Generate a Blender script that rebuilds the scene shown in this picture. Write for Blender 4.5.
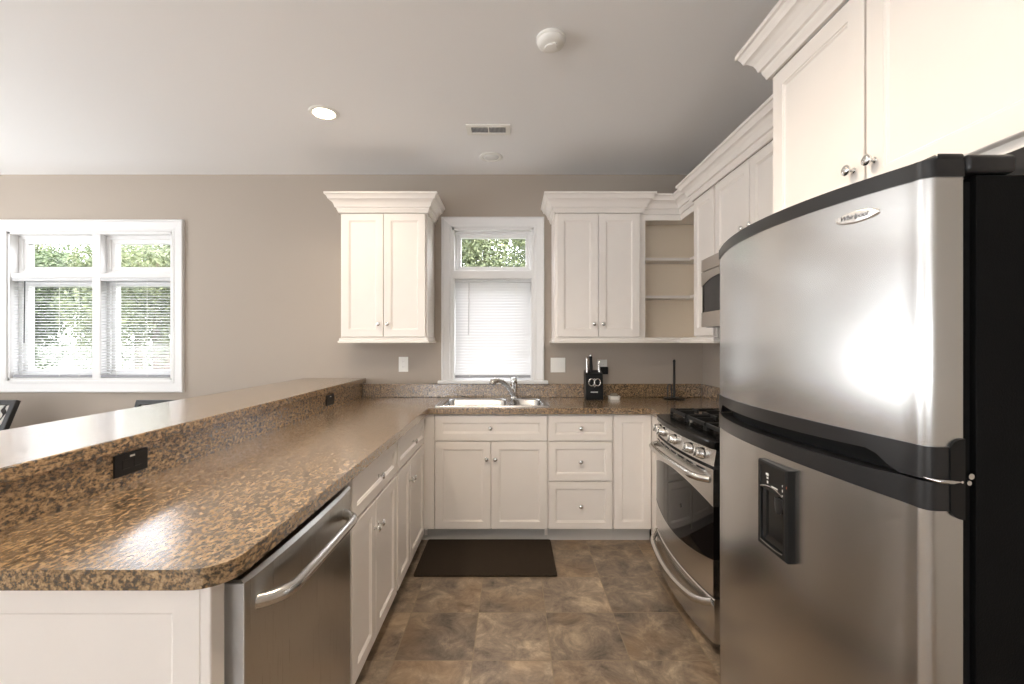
import bpy, bmesh, math, random
from mathutils import Vector, Matrix
PI = math.pi
D = bpy.data
COL = bpy.context.scene.collection
SC = bpy.context.scene
for o in list(D.objects):
    D.objects.remove(o, do_unlink=True)

# ------------------------------------------------------------------ camera
H = 1.36                                   # eye height
cam_d = D.cameras.new('camera')
cam_d.sensor_width = 36.0
cam_d.lens = 445.0 / 1024.0 * 36.0
cam_d.clip_start = 0.02
cam = D.objects.new('camera', cam_d)
COL.objects.link(cam)
cam.location = (0, 0, H)
cam.rotation_euler = (PI / 2, 0, 0)
SC.camera = cam
# ------------------------------------------------------------------ view
SC.view_settings.view_transform = 'Standard'
SC.view_settings.look = 'None'
SC.view_settings.gamma = 1.0
SC.view_settings.use_curve_mapping = False
SC.view_settings.exposure = 0.45
# ------------------------------------------------------------------ sky
world = D.worlds.new('sky')
SC.world = world
world.use_nodes = True
wn = world.node_tree
wn.nodes.clear()
w_out = wn.nodes.new('ShaderNodeOutputWorld')
w_bg = wn.nodes.new('ShaderNodeBackground')
w_sky = wn.nodes.new('ShaderNodeTexSky')
w_sky.sky_type = 'HOSEK_WILKIE'
w_sky.turbidity = 4.0
w_sky.sun_direction = Vector((0.78, -0.15, 0.6)).normalized()
w_mix = wn.nodes.new('ShaderNodeMixRGB')
w_mix.inputs[0].default_value = 0.55
w_mix.inputs[2].default_value = (1.0, 0.985, 1.0, 1)
wn.links.new(w_sky.outputs[0], w_mix.inputs[1])
wn.links.new(w_mix.outputs[0], w_bg.inputs[0])
w_bg.inputs[1].default_value = 14.5
wn.links.new(w_bg.outputs[0], w_out.inputs[0])

# ------------------------------------------------------------------ sun and big lights
def lamp(name, kind, loc, direction, energy, color=(1, 1, 1), **kw):
    l = D.lights.new(name, kind)
    l.energy = energy
    l.color = color
    for k, v in kw.items():
        setattr(l, k, v)
    o = D.objects.new(name, l)
    COL.objects.link(o)
    o.location = loc
    o.rotation_euler = Vector(direction).to_track_quat('-Z', 'Y').to_euler()
    return o
lamp('sun', 'SUN', (4, -2, 8), (-0.78, 0.12, -0.62), 3.5, (1, 0.95, 0.85), angle=0.02)
# area lamps added inside the room, tilted up, standing in for window daylight
lamp('fill_lamp_rear', 'AREA', (-2.2, -5.40, 1.35), (0, 1, 1.9), 230, (0.95, 0.975, 1.0), shape='RECTANGLE', size=4.8, size_y=1.9)
lamp('fill_lamp_left', 'AREA', (-5.50, -0.2, 1.25), (1, 0, 2.8), 245, (0.95, 0.975, 1.0), shape='RECTANGLE', size=5.2, size_y=2.0)

# ================================================================== materials
def new_mat(name):
    m = D.materials.new(name)
    m.use_nodes = True
    nt = m.node_tree
    b = nt.nodes['Principled BSDF']
    return m, nt, b
def N(nt, kind, **kw):
    n = nt.nodes.new(kind)
    for k, v in kw.items():
        setattr(n, k, v)
    return n
def ramp(nt, fac, stops):
    r = N(nt, 'ShaderNodeValToRGB')
    while len(r.color_ramp.elements) < len(stops):
        r.color_ramp.elements.new(0.5)
    for e, (p, c) in zip(r.color_ramp.elements, stops):
        e.position = p
        e.color = (*c, 1)
    nt.links.new(fac, r.inputs[0])
    return r
def srgb(r, g, b):
    f = lambda c: (c / 255 / 12.92) if c / 255 <= 0.04045 else ((c / 255 + 0.055) / 1.055) ** 2.4
    return (f(r), f(g), f(b))
def simple(name, col, rough=0.5, metal=0.0, noise=0.0, nscale=30.0, bump=0.0, bscale=200.0, spec=0.5, coat=0.0):
    m, nt, b = new_mat(name)
    b.inputs['Base Color'].default_value = (*col, 1)
    b.inputs['Roughness'].default_value = rough
    b.inputs['Metallic'].default_value = metal
    b.inputs['Specular IOR Level'].default_value = spec
    b.inputs['Coat Weight'].default_value = coat
    tc = N(nt, 'ShaderNodeTexCoord')
    if noise > 0:
        t = N(nt, 'ShaderNodeTexNoise')
        t.inputs['Scale'].default_value = nscale
        nt.links.new(tc.outputs['Object'], t.inputs['Vector'])
        r = ramp(nt, t.outputs['Fac'], [(0.3, tuple(c * (1 - noise) for c in col)), (0.7, tuple(min(1, c * (1 + noise)) for c in col))])
        nt.links.new(r.outputs[0], b.inputs['Base Color'])
    if bump > 0:
        t2 = N(nt, 'ShaderNodeTexNoise')
        t2.inputs['Scale'].default_value = bscale
        nt.links.new(tc.outputs['Object'], t2.inputs['Vector'])
        bp = N(nt, 'ShaderNodeBump')
        bp.inputs['Strength'].default_value = bump
        bp.inputs['Distance'].default_value = 0.002
        nt.links.new(t2.outputs['Fac'], bp.inputs['Height'])
        nt.links.new(bp.outputs[0], b.inputs['Normal'])
    return m
def brushed(name, col, rough, axis_scale, aniso=0.0):
    """stainless steel with fine brush lines; axis_scale stretches the grain"""
    m, nt, b = new_mat(name)
    b.inputs['Metallic'].default_value = 1.0
    b.inputs['Base Color'].default_value = (*col, 1)
    tc = N(nt, 'ShaderNodeTexCoord')
    mp = N(nt, 'ShaderNodeMapping')
    mp.inputs['Scale'].default_value = axis_scale
    nt.links.new(tc.outputs['Object'], mp.inputs['Vector'])
    t = N(nt, 'ShaderNodeTexNoise')
    t.inputs['Scale'].default_value = 1.0
    t.inputs['Detail'].default_value = 3.0
    nt.links.new(mp.outputs[0], t.inputs['Vector'])
    r = ramp(nt, t.outputs['Fac'], [(0.25, (rough * 0.97,) * 3), (0.75, (rough * 1.03,) * 3)])
    nt.links.new(r.outputs[0], b.inputs['Roughness'])
    b.inputs['Anisotropic'].default_value = aniso
    if aniso > 0:
        tg = N(nt, 'ShaderNodeTangent', direction_type='RADIAL', axis='Z')
        nt.links.new(tg.outputs[0], b.inputs['Tangent'])
    return m
M = {}
M['wall'] = simple('painted_wall', srgb(174, 163, 151), 0.8, bump=0.05, bscale=350)
M['ceiling'] = simple('ceiling_paint', srgb(244, 243, 242), 0.9, bump=0.04, bscale=250)
M['trim'] = simple('white_trim', srgb(228, 227, 226), 0.4)
M['cab'] = simple('cabinet_paint', srgb(240, 233, 226), 0.38, noise=0.01, nscale=6)
M['cab_in'] = simple('cabinet_interior', srgb(246, 232, 212), 0.5)
M['chrome'] = simple('chrome', (0.8, 0.8, 0.79), 0.12, 1.0)
M['nickel'] = simple('brushed_nickel', (0.62, 0.6, 0.57), 0.25, 1.0)
M['steel_v'] = brushed('stainless_steel', (0.60, 0.595, 0.585), 0.26, (900, 900, 6), 0.8)
M['steel_dw'] = brushed('stainless_dishwasher', (0.56, 0.55, 0.53), 0.28, (900, 900, 6), 0.7)
M['steel_range'] = brushed('stainless_range', (0.68, 0.67, 0.65), 0.26, (900, 900, 6), 0.7)
M['steel_sink'] = brushed('sink_steel', (0.52, 0.52, 0.52), 0.25, (300, 8, 8))
M['steel_micro'] = brushed('microwave_steel', (0.50, 0.455, 0.41), 0.33, (40, 6, 900))
M['black_tex'] = simple('textured_black', (0.003, 0.003, 0.003), 0.5, bump=0.35, bscale=420, spec=0.12)
M['black_gloss'] = simple('gloss_black', (0.010, 0.010, 0.010), 0.12)
M['enamel'] = simple('black_enamel', (0.005, 0.005, 0.005), 0.18, spec=0.2)
M['oven_glass'] = simple('oven_glass', (0.006, 0.005, 0.005), 0.04, spec=0.3)
M['black_plastic'] = simple('black_plastic', (0.007, 0.007, 0.007), 0.35, spec=0.3)
M['grey_plastic'] = simple('charcoal_trim', (0.016, 0.016, 0.017), 0.28)
M['rubber'] = simple('rubber_gasket', (0.004, 0.004, 0.004), 0.8, spec=0.2)
M['iron'] = simple('cast_iron', (0.012, 0.012, 0.012), 0.5, bump=0.2, bscale=300)
M['white_plastic'] = simple('white_plastic', srgb(240, 238, 232), 0.4)
M['dark_hole'] = simple('dark_slot', (0.01, 0.01, 0.01), 0.7)
M['duct'] = simple('vent_duct', (0.16, 0.16, 0.16), 0.7)
M['toe'] = simple('toe_kick', srgb(196, 192, 186), 0.6)
M['bark'] = simple('bark', (0.12, 0.085, 0.06), 0.9, noise=0.3, nscale=12)
M['soap'] = simple('ivory_sponge', srgb(225, 205, 180), 0.8, bump=0.3, bscale=300)
M['leg_black'] = simple('black_lacquer', (0.012, 0.012, 0.013), 0.3)
M['mark'] = simple('pale_print', (0.75, 0.75, 0.72), 0.5)
M['red_mark'] = simple('amber_print', (0.45, 0.10, 0.05), 0.5)
M['lettering'] = simple('lettering_ink', (0.06, 0.06, 0.07), 0.4)
M['badge'] = simple('badge_silver', (0.9, 0.89, 0.87), 0.22, 0.85)

# laminate that imitates brown granite
def granite(name):
    m, nt, b = new_mat(name)
    tc = N(nt, 'ShaderNodeTexCoord')
    mp = N(nt, 'ShaderNodeMapping')
    mp.inputs['Rotation'].default_value = (0, 0, 0.5)
    mp.inputs['Scale'].default_value = (1.0, 0.55, 1.0)
    nt.links.new(tc.outputs['Object'], mp.inputs['Vector'])
    n1 = N(nt, 'ShaderNodeTexNoise')
    n1.inputs['Scale'].default_value = 112
    n1.inputs['Detail'].default_value = 6
    n1.inputs['Roughness'].default_value = 0.68
    n1.inputs['Distortion'].default_value = 0.1
    nt.links.new(mp.outputs[0], n1.inputs['Vector'])
    r1 = ramp(nt, n1.outputs['Fac'], [(0.34, srgb(34, 27, 20)), (0.43, srgb(80, 65, 46)), (0.48, srgb(138, 112, 80)),
                                      (0.55, srgb(168, 137, 100)), (0.68, srgb(198, 168, 128))])
    n2 = N(nt, 'ShaderNodeTexNoise')
    n2.inputs['Scale'].default_value = 70
    n2.inputs['Detail'].default_value = 4
    n2.inputs['Roughness'].default_value = 0.6
    nt.links.new(mp.outputs[0], n2.inputs['Vector'])
    r2 = ramp(nt, n2.outputs['Fac'], [(0.57, (0, 0, 0)), (0.66, (1, 1, 1))])
    mx = N(nt, 'ShaderNodeMixRGB')
    mx.inputs[2].default_value = (*srgb(112, 98, 78), 1)
    fm = N(nt, 'ShaderNodeMath', operation='MULTIPLY')
    fm.inputs[1].default_value = 0.6
    nt.links.new(r2.outputs[0], fm.inputs[0])
    nt.links.new(fm.outputs[0], mx.inputs[0])
    nt.links.new(r1.outputs[0], mx.inputs[1])
    n3 = N(nt, 'ShaderNodeTexNoise')
    n3.inputs['Scale'].default_value = 105
    n3.inputs['Detail'].default_value = 3
    nt.links.new(mp.outputs[0], n3.inputs['Vector'])
    r3 = ramp(nt, n3.outputs['Fac'], [(0.55, (0, 0, 0)), (0.63, (1, 1, 1))])
    mx2 = N(nt, 'ShaderNodeMixRGB')
    mx2.inputs[2].default_value = (*srgb(30, 26, 22), 1)
    fm2 = N(nt, 'ShaderNodeMath', operation='MULTIPLY')
    fm2.inputs[1].default_value = 0.75
    nt.links.new(r3.outputs[0], fm2.inputs[0])
    nt.links.new(fm2.outputs[0], mx2.inputs[0])
    nt.links.new(mx.outputs[0], mx2.inputs[1])
    nt.links.new(mx2.outputs[0], b.inputs['Base Color'])
    b.inputs['Roughness'].default_value = 0.2
    b.inputs['Specular IOR Level'].default_value = 0.3
    b.inputs['Coat Weight'].default_value = 1.0
    b.inputs['Coat Roughness'].default_value = 0.25
    b.inputs['Coat IOR'].default_value = 2.05
    bp = N(nt, 'ShaderNodeBump')
    bp.inputs['Strength'].default_value = 0.02
    bp.inputs['Distance'].default_value = 0.001
    nt.links.new(n1.outputs['Fac'], bp.inputs['Height'])
    nt.links.new(bp.outputs[0], b.inputs['Normal'])
    return m
M['granite'] = granite('brown_granite_laminate')

# slate-look floor tiles on a square grid
def tiles(name):
    m, nt, b = new_mat(name)
    L = nt.links
    geo = N(nt, 'ShaderNodeNewGeometry')
    mp = N(nt, 'ShaderNodeMapping')
    mp.inputs['Location'].default_value = (0.168 + 0.337 * 40, -1.90 + 0.337 * 40, 0)
    L.new(geo.outputs['Position'], mp.inputs['Vector'])
    sx = N(nt, 'ShaderNodeSeparateXYZ')
    L.new(mp.outputs[0], sx.inputs[0])
    cells, edges = [], []
    for i in range(2):
        dv = N(nt, 'ShaderNodeMath', operation='DIVIDE')
        dv.inputs[1].default_value = 0.337
        L.new(sx.outputs[i], dv.inputs[0])
        fl = N(nt, 'ShaderNodeMath', operation='FLOOR')
        L.new(dv.outputs[0], fl.inputs[0])
        fr = N(nt, 'ShaderNodeMath', operation='FRACT')
        L.new(dv.outputs[0], fr.inputs[0])
        sb = N(nt, 'ShaderNodeMath', operation='SUBTRACT')
        sb.inputs[1].default_value = 0.5
        L.new(fr.outputs[0], sb.inputs[0])
        ab = N(nt, 'ShaderNodeMath', operation='ABSOLUTE')
        L.new(sb.outputs[0], ab.inputs[0])
        cells.append(fl)
        edges.append(ab)
    mxe = N(nt, 'ShaderNodeMath', operation='MAXIMUM')
    L.new(edges[0].outputs[0], mxe.inputs[0])
    L.new(edges[1].outputs[0], mxe.inputs[1])
    gr = N(nt, 'ShaderNodeMath', operation='GREATER_THAN')
    gr.inputs[1].default_value = 0.4935
    L.new(mxe.outputs[0], gr.inputs[0])
    cb = N(nt, 'ShaderNodeCombineXYZ')
    L.new(cells[0].outputs[0], cb.inputs[0])
    L.new(cells[1].outputs[0], cb.inputs[1])
    wn_ = N(nt, 'ShaderNodeTexWhiteNoise')
    L.new(cb.outputs[0], wn_.inputs['Vector'])
    # offset the slate figure per tile
    sc = N(nt, 'ShaderNodeVectorMath', operation='SCALE')
    sc.inputs['Scale'].default_value = 7.0
    L.new(wn_.outputs['Color'], sc.inputs[0])
    ad = N(nt, 'ShaderNodeVectorMath', operation='ADD')
    L.new(geo.outputs['Position'], ad.inputs[0])
    L.new(sc.outputs[0], ad.inputs[1])
    n1 = N(nt, 'ShaderNodeTexNoise')
    n1.inputs['Scale'].default_value = 7.0
    n1.inputs['Detail'].default_value = 8
    n1.inputs['Roughness'].default_value = 0.74
    n1.inputs['Distortion'].default_value = 0.45
    L.new(ad.outputs[0], n1.inputs['Vector'])
    r1 = ramp(nt, n1.outputs['Fac'], [(0.30, srgb(58, 49, 42)), (0.43, srgb(112, 98, 84)), (0.54, srgb(138, 122, 104)), (0.68, srgb(182, 162, 136))])
    n2 = N(nt, 'ShaderNodeTexNoise')
    n2.inputs['Scale'].default_value = 2.6
    n2.inputs['Detail'].default_value = 3
    L.new(ad.outputs[0], n2.inputs['Vector'])
    r2 = ramp(nt, n2.outputs['Fac'], [(0.48, (0, 0, 0)), (0.70, (1, 1, 1))])
    mx = N(nt, 'ShaderNodeMixRGB')
    mx.inputs[2].default_value = (*srgb(152, 118, 78), 1)
    f = N(nt, 'ShaderNodeMath', operation='MULTIPLY')
    f.inputs[1].default_value = 0.38
    L.new(r2.outputs[0], f.inputs[0])
    L.new(f.outputs[0], mx.inputs[0])
    L.new(r1.outputs[0], mx.inputs[1])
    hv = N(nt, 'ShaderNodeHueSaturation')
    mr = N(nt, 'ShaderNodeMapRange')
    mr.inputs['To Min'].default_value = 0.9
    mr.inputs['To Max'].default_value = 1.25
    L.new(wn_.outputs['Value'], mr.inputs['Value'])
    L.new(mr.outputs[0], hv.inputs['Value'])
    L.new(mx.outputs[0], hv.inputs['Color'])
    gm = N(nt, 'ShaderNodeMixRGB')
    gm.inputs[2].default_value = (*srgb(140, 122, 98), 1)
    L.new(gr.outputs[0], gm.inputs[0])
    L.new(hv.outputs[0], gm.inputs[1])
    L.new(gm.outputs[0], b.inputs['Base Color'])
    rr = ramp(nt, n1.outputs['Fac'], [(0.3, (0.30,) * 3), (0.7, (0.46,) * 3)])
    L.new(rr.outputs[0], b.inputs['Roughness'])
    n3 = N(nt, 'ShaderNodeTexNoise')
    n3.inputs['Scale'].default_value = 9
    n3.inputs['Detail'].default_value = 6
    n3.inputs['Distortion'].default_value = 1.2
    L.new(ad.outputs[0], n3.inputs['Vector'])
    hs = N(nt, 'ShaderNodeMath', operation='SUBTRACT')
    L.new(n3.outputs['Fac'], hs.inputs[0])
    L.new(gr.outputs[0], hs.inputs[1])
    bp = N(nt, 'ShaderNodeBump')
    bp.inputs['Strength'].default_value = 0.35
    bp.inputs['Distance'].default_value = 0.006
    L.new(hs.outputs[0], bp.inputs['Height'])
    L.new(bp.outputs[0], b.inputs['Normal'])
    return m
M['tiles'] = tiles('slate_floor_tile')

def glass(name, tint=(1, 1, 1)):
    m = D.materials.new(name)
    m.use_nodes = True
    nt = m.node_tree
    nt.nodes.clear()
    o = N(nt, 'ShaderNodeOutputMaterial')
    tr = N(nt, 'ShaderNodeBsdfTransparent')
    tr.inputs[0].default_value = (*tint, 1)
    gl = N(nt, 'ShaderNodeBsdfGlossy')
    gl.inputs['Roughness'].default_value = 0.0
    lw = N(nt, 'ShaderNodeLayerWeight')
    lw.inputs['Blend'].default_value = 0.5
    pw = N(nt, 'ShaderNodeMath', operation='POWER')
    pw.inputs[1].default_value = 5.0
    nt.links.new(lw.outputs['Facing'], pw.inputs[0])
    fr = N(nt, 'ShaderNodeMath', operation='MULTIPLY_ADD')
    fr.inputs[1].default_value = 0.9
    fr.inputs[2].default_value = 0.035
    nt.links.new(pw.outputs[0], fr.inputs[0])
    mx = N(nt, 'ShaderNodeMixShader')
    nt.links.new(fr.outputs[0], mx.inputs[0])
    nt.links.new(tr.outputs[0], mx.inputs[1])
    nt.links.new(gl.outputs[0], mx.inputs[2])
    nt.links.new(mx.outputs[0], o.inputs[0])
    return m
M['glass'] = glass('window_glass')
def translucent(name, col, trans, rough=0.5):
    m = D.materials.new(name)
    m.use_nodes = True
    nt = m.node_tree
    nt.nodes.clear()
    o = N(nt, 'ShaderNodeOutputMaterial')
    df = N(nt, 'ShaderNodeBsdfPrincipled')
    df.inputs['Base Color'].default_value = (*col, 1)
    df.inputs['Roughness'].default_value = rough
    tl = N(nt, 'ShaderNodeBsdfTranslucent')
    tl.inputs[0].default_value = (*col, 1)
    mx = N(nt, 'ShaderNodeMixShader')
    mx.inputs[0].default_value = trans
    nt.links.new(df.outputs[0], mx.inputs[1])
    nt.links.new(tl.outputs[0], mx.inputs[2])
    nt.links.new(mx.outputs[0], o.inputs[0])
    return m, nt, df, tl
M['slat'] = translucent('blind_slat', (0.62, 0.63, 0.64), 0.12)[0]
M['slat_closed'] = translucent('closed_blind_slat', (0.80, 0.81, 0.82), 0.05)[0]
M['blind_rail'] = simple('blind_rail', srgb(205, 205, 206), 0.45)
M['bottom_rail'] = simple('blind_bottom_rail', srgb(150, 150, 154), 0.5)
def foliage(name, dark, light):
    m, nt, df, tl = translucent(name, light, 0.35, 0.6)
    oi = N(nt, 'ShaderNodeNewGeometry')
    r = ramp(nt, oi.outputs['Random Per Island'], [(0.0, dark), (0.6, light), (1.0, tuple(min(1, c * 1.35) for c in light))])
    nt.links.new(r.outputs[0], df.inputs['Base Color'])
    nt.links.new(r.outputs[0], tl.inputs[0])
    return m
M['leaf_a'] = foliage('green_leaves', (0.028, 0.05, 0.02), (0.095, 0.13, 0.062))
M['leaf_b'] = foliage('yellow_green_leaves', (0.045, 0.07, 0.028), (0.14, 0.165, 0.08))
M['leaf_c'] = foliage('deep_green_leaves', (0.018, 0.034, 0.018), (0.066, 0.095, 0.05))
M['leaf_o'] = foliage('orange_leaves', (0.5, 0.22, 0.06), (0.9, 0.5, 0.2))
M['lawn'] = simple('lawn_grass', (0.028, 0.038, 0.016), 0.9, noise=0.35, nscale=3)
def emissive(name, col, s):
    m, nt, b = new_mat(name)
    b.inputs['Base Color'].default_value = (0.9, 0.9, 0.9, 1)
    b.inputs['Emission Color'].default_value = (*col, 1)
    b.inputs['Emission Strength'].default_value = s
    return m
M['bulb'] = emissive('lit_bulb', (1.0, 0.80, 0.52), 30.0)
M['bulb_off'] = simple('frosted_bulb', (0.8, 0.8, 0.78), 0.5)
# chair fabric: white and black swirls
def swirl(name):
    m, nt, b = new_mat(name)
    tc = N(nt, 'ShaderNodeTexCoord')
    w = N(nt, 'ShaderNodeTexWave')
    w.inputs['Scale'].default_value = 8.0
    w.inputs['Distortion'].default_value = 9.0
    w.inputs['Detail'].default_value = 1.0
    w.inputs['Detail Scale'].default_value = 1.4
    nt.links.new(tc.outputs['Object'], w.inputs['Vector'])
    r = ramp(nt, w.outputs['Fac'], [(0.30, (0.015, 0.013, 0.012)), (0.36, (0.46, 0.44, 0.41)), (0.9, (0.55, 0.53, 0.50))])
    nt.links.new(r.outputs[0], b.inputs['Base Color'])
    b.inputs['Roughness'].default_value = 0.8
    return m
M['swirl'] = swirl('swirl_fabric')
def rug_mat(name):
    m, nt, b = new_mat(name)
    tc = N(nt, 'ShaderNodeTexCoord')
    t = N(nt, 'ShaderNodeTexNoise')
    t.inputs['Scale'].default_value = 160
    t.inputs['Detail'].default_value = 2
    nt.links.new(tc.outputs['Object'], t.inputs['Vector'])
    r = ramp(nt, t.outputs['Fac'], [(0.3, srgb(38, 32, 27)), (0.7, srgb(70, 60, 50))])
    nt.links.new(r.outputs[0], b.inputs['Base Color'])
    b.inputs['Roughness'].default_value = 0.95
    b.inputs['Specular IOR Level'].default_value = 0.1
    bp = N(nt, 'ShaderNodeBump')
    bp.inputs['Strength'].default_value = 0.8
    bp.inputs['Distance'].default_value = 0.004
    nt.links.new(t.outputs['Fac'], bp.inputs['Height'])
    nt.links.new(bp.outputs[0], b.inputs['Normal'])
    return m
M['rug'] = rug_mat('dark_rug_pile')

# ================================================================== mesh helpers
class MB:
    """collects geometry in world coordinates, then links it as one mesh object"""
    def __init__(s):
        s.v, s.f, s.mi, s.cur = [], [], [], 0
    def add(s, verts, faces):
        o = len(s.v)
        s.v += [tuple(p) for p in verts]
        s.f += [[i + o for i in f] for f in faces]
        s.mi += [s.cur] * len(faces)
        return s
    def box(s, x0, x1, y0, y1, z0, z1, bev=0.0, seg=1, xf=None):
        x0, x1 = min(x0, x1), max(x0, x1)
        y0, y1 = min(y0, y1), max(y0, y1)
        z0, z1 = min(z0, z1), max(z0, z1)
        bm = bmesh.new()
        vs = [bm.verts.new(p) for p in ((x0, y0, z0), (x1, y0, z0), (x1, y1, z0), (x0, y1, z0), (x0, y0, z1), (x1, y0, z1), (x1, y1, z1), (x0, y1, z1))]
        for f in ((3, 2, 1, 0), (4, 5, 6, 7), (0, 1, 5, 4), (1, 2, 6, 5), (2, 3, 7, 6), (3, 0, 4, 7)):
            bm.faces.new([vs[i] for i in f])
        if bev > 0:
            bev = min(bev, 0.49 * min(x1 - x0, y1 - y0, z1 - z0))
            bmesh.ops.bevel(bm, geom=list(bm.edges), offset=bev, segments=seg, affect='EDGES', profile=0.5)
        bm.verts.index_update()
        s.add([(xf @ v.co) if xf else v.co for v in bm.verts], [[v.index for v in f.verts] for f in bm.faces])
        bm.free()
        return s
    def loft(s, rings, cap0=True, cap1=True, closed=True):
        n = len(rings[0])
        vs = [p for r in rings for p in r]
        fs = []
        for a in range(len(rings) - 1):
            for i in range(n if closed else n - 1):
                j = (i + 1) % n
                fs.append([a * n + i, a * n + j, (a + 1) * n + j, (a + 1) * n + i])
        if cap0:
            fs.append(list(range(n))[::-1])
        if cap1:
            fs.append([(len(rings) - 1) * n + i for i in range(n)])
        return s.add(vs, fs)
    def lathe(s, base, axis, prof, n=20):
        """prof = [(radius, distance along axis)]"""
        a = Vector(axis).normalized()
        t = Vector((0, 0, 1)) if abs(a.z) < 0.9 else Vector((1, 0, 0))
        u = a.cross(t).normalized()
        w = a.cross(u)
        base = Vector(base)
        rings = [[base + a * d + (u * math.cos(2 * PI * i / n) + w * math.sin(2 * PI * i / n)) * max(r, 1e-4) for i in range(n)] for r, d in prof]
        return s.loft(rings)
    def cyl(s, p, q, r, n=16, r2=None):
        p, q = Vector(p), Vector(q)
        d = (q - p)
        return s.lathe(p, d, [(r, 0), (r if r2 is None else r2, d.length)], n)
    def tube(s, pts, rad, n=12, flat=None):
        """sweep a circle (or ellipse) along pts; rad number or list"""
        pts = [Vector(p) for p in pts]
        rings = []
        prev = None
        for i, p in enumerate(pts):
            d = (pts[min(i + 1, len(pts) - 1)] - pts[max(i - 1, 0)]).normalized()
            if prev is None:
                t = Vector((0, 0, 1)) if abs(d.z) < 0.9 else Vector((1, 0, 0))
                u = d.cross(t).normalized()
            else:
                u = (prev - d * prev.dot(d)).normalized()
            prev = u
            w = d.cross(u)
            r = rad[i] if isinstance(rad, (list, tuple)) else rad
            k = flat or 1.0
            rings.append([p + u * math.cos(2 * PI * j / n) * r + w * math.sin(2 * PI * j / n) * r * k for j in range(n)])
        return s.loft(rings)
    def prism(s, poly, y0, y1, f):
        """poly = [(a,b)], extruded from y0 to y1; f(a,b,c) -> point"""
        return s.loft([[f(a, b, y0) for a, b in poly], [f(a, b, y1) for a, b in poly]])
    def build(s, name, mat, parent=None, smooth=None, recalc=True):
        me = D.meshes.new(name)
        off = Vector((0, 0, 0))
        p = parent
        while p is not None:
            off += p.location
            p = p.parent
        me.from_pydata([tuple(Vector(v) - off) for v in s.v], [], s.f)
        for m in (mat if isinstance(mat, (list, tuple)) else [mat]):
            me.materials.append(m)
        for poly, i in zip(me.polygons, s.mi):
            poly.material_index = i
        if recalc:
            bm = bmesh.new()
            bm.from_mesh(me)
            bmesh.ops.recalc_face_normals(bm, faces=bm.faces)
            bm.to_mesh(me)
            bm.free()
        if smooth:
            for poly in me.polygons:
                poly.use_smooth = True
            me.set_sharp_from_angle(angle=math.radians(smooth))
        o = D.objects.new(name, me)
        COL.objects.link(o)
        if parent is not None:
            o.parent = parent
        return o

def tag(o, label=None, cat=None, group=None, kind=None):
    if label: o['label'] = label
    if cat: o['category'] = cat
    if group: o['group'] = group
    if kind: o['kind'] = kind
    return o
def thing(name, loc, label, cat, group=None, kind=None):
    o = D.objects.new(name, None)
    COL.objects.link(o)
    o.location = loc
    o.empty_display_size = 0.05
    return tag(o, label, cat, group, kind)
def lab(o, label):
    o['label'] = label
    return o

# frames: f(u, v, w) -> point; u along the run, v up, w outward
def F_back(y): return lambda u, v, w: Vector((u, y - w, v))       # faces the camera
def F_pen(x): return lambda u, v, w: Vector((x + w, u, v))         # faces +X
def F_right(x): return lambda u, v, w: Vector((x - w, u, v))       # faces -X

def panel_front(mb, f, u0, u1, v0, v1, t=0.02, stile=0.052, rec=0.008):
    """shaker front: flat frame, small bead, sunk centre panel"""
    def ring(i, w): return [f(u0 + i, v0 + i, w), f(u1 - i, v0 + i, w), f(u1 - i, v1 - i, w), f(u0 + i, v1 - i, w)]
    mb.loft([ring(0, 0), ring(0, t - 0.0025), ring(0.0025, t), ring(stile, t), ring(stile + 0.002, t - 0.0035),
             ring(stile + 0.006, t - 0.0035), ring(stile + 0.010, t - rec), ])
    return mb
KNOB = [(0.0075, 0), (0.0075, 0.002), (0.0048, 0.004), (0.0046, 0.011), (0.008, 0.015), (0.0135, 0.019), (0.0152, 0.023), (0.0135, 0.0265), (0.008, 0.0295), (0.001, 0.0305)]
def knob(f, u, v, w, parent, mat=None):
    p, q = f(u, v, w), f(u, v, w + 1)
    return lab(MB().lathe(p, q - p, KNOB, 16).build('knob', mat or M['chrome'], parent, smooth=50), 'round polished metal knob')
def door(f, u0, u1, v0, v1, parent, kn=None, name='door', **kw):
    d = panel_front(MB(), f, u0, u1, v0, v1, **kw).build(name, M['cab'], parent)
    if kn:
        knob(f, kn[0], kn[1], kw.get('t', 0.02), d)
    return d
def sweep(mb, path, prof, closed_prof=True):
    """sweep an (out, up) profile along a horizontal polyline [(x,y)], mitred; outward = right of travel"""
    P = [Vector((x, y)) for x, y in path]
    rings = []
    for i, p in enumerate(P):
        ns = []
        if i > 0:
            d = (P[i] - P[i - 1]).normalized()
            ns.append(Vector((d.y, -d.x)))
        if i < len(P) - 1:
            d = (P[i + 1] - P[i]).normalized()
            ns.append(Vector((d.y, -d.x)))
        if len(ns) == 2:
            m = (ns[0] + ns[1])
            m = m / m.length
            m = m / max(0.2, m.dot(ns[0]))
        else:
            m = ns[0]
        rings.append([(p.x + m.x * o, p.y + m.y * o, z) for o, z in prof])
    return mb.loft(rings)
def crown_prof(z0, over=0.086, h=0.131):
    q = [(0, 0), (0.010, 0), (0.013, 0.010), (0.019, 0.022), (0.021, 0.034), (0.030, 0.037), (0.033, 0.050), (0.040, 0.066), (0.052, 0.080),
         (0.058, 0.084), (0.066, 0.087), (0.070, 0.099), (0.078, 0.113), (0.086, 0.116), (0.086, 0.131), (0, 0.131)]
    return [(o * over / 0.086, z0 + u * h / 0.131) for o, u in q]
def rail_prof(z0):
    return [(-0.018, z0), (0.012, z0), (0.014, z0 + 0.006), (0.014, z0 + 0.013), (0.006, z0 + 0.018), (0.006, z0 + 0.034), (0.0, z0 + 0.038), (-0.018, z0 + 0.038)]

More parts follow.
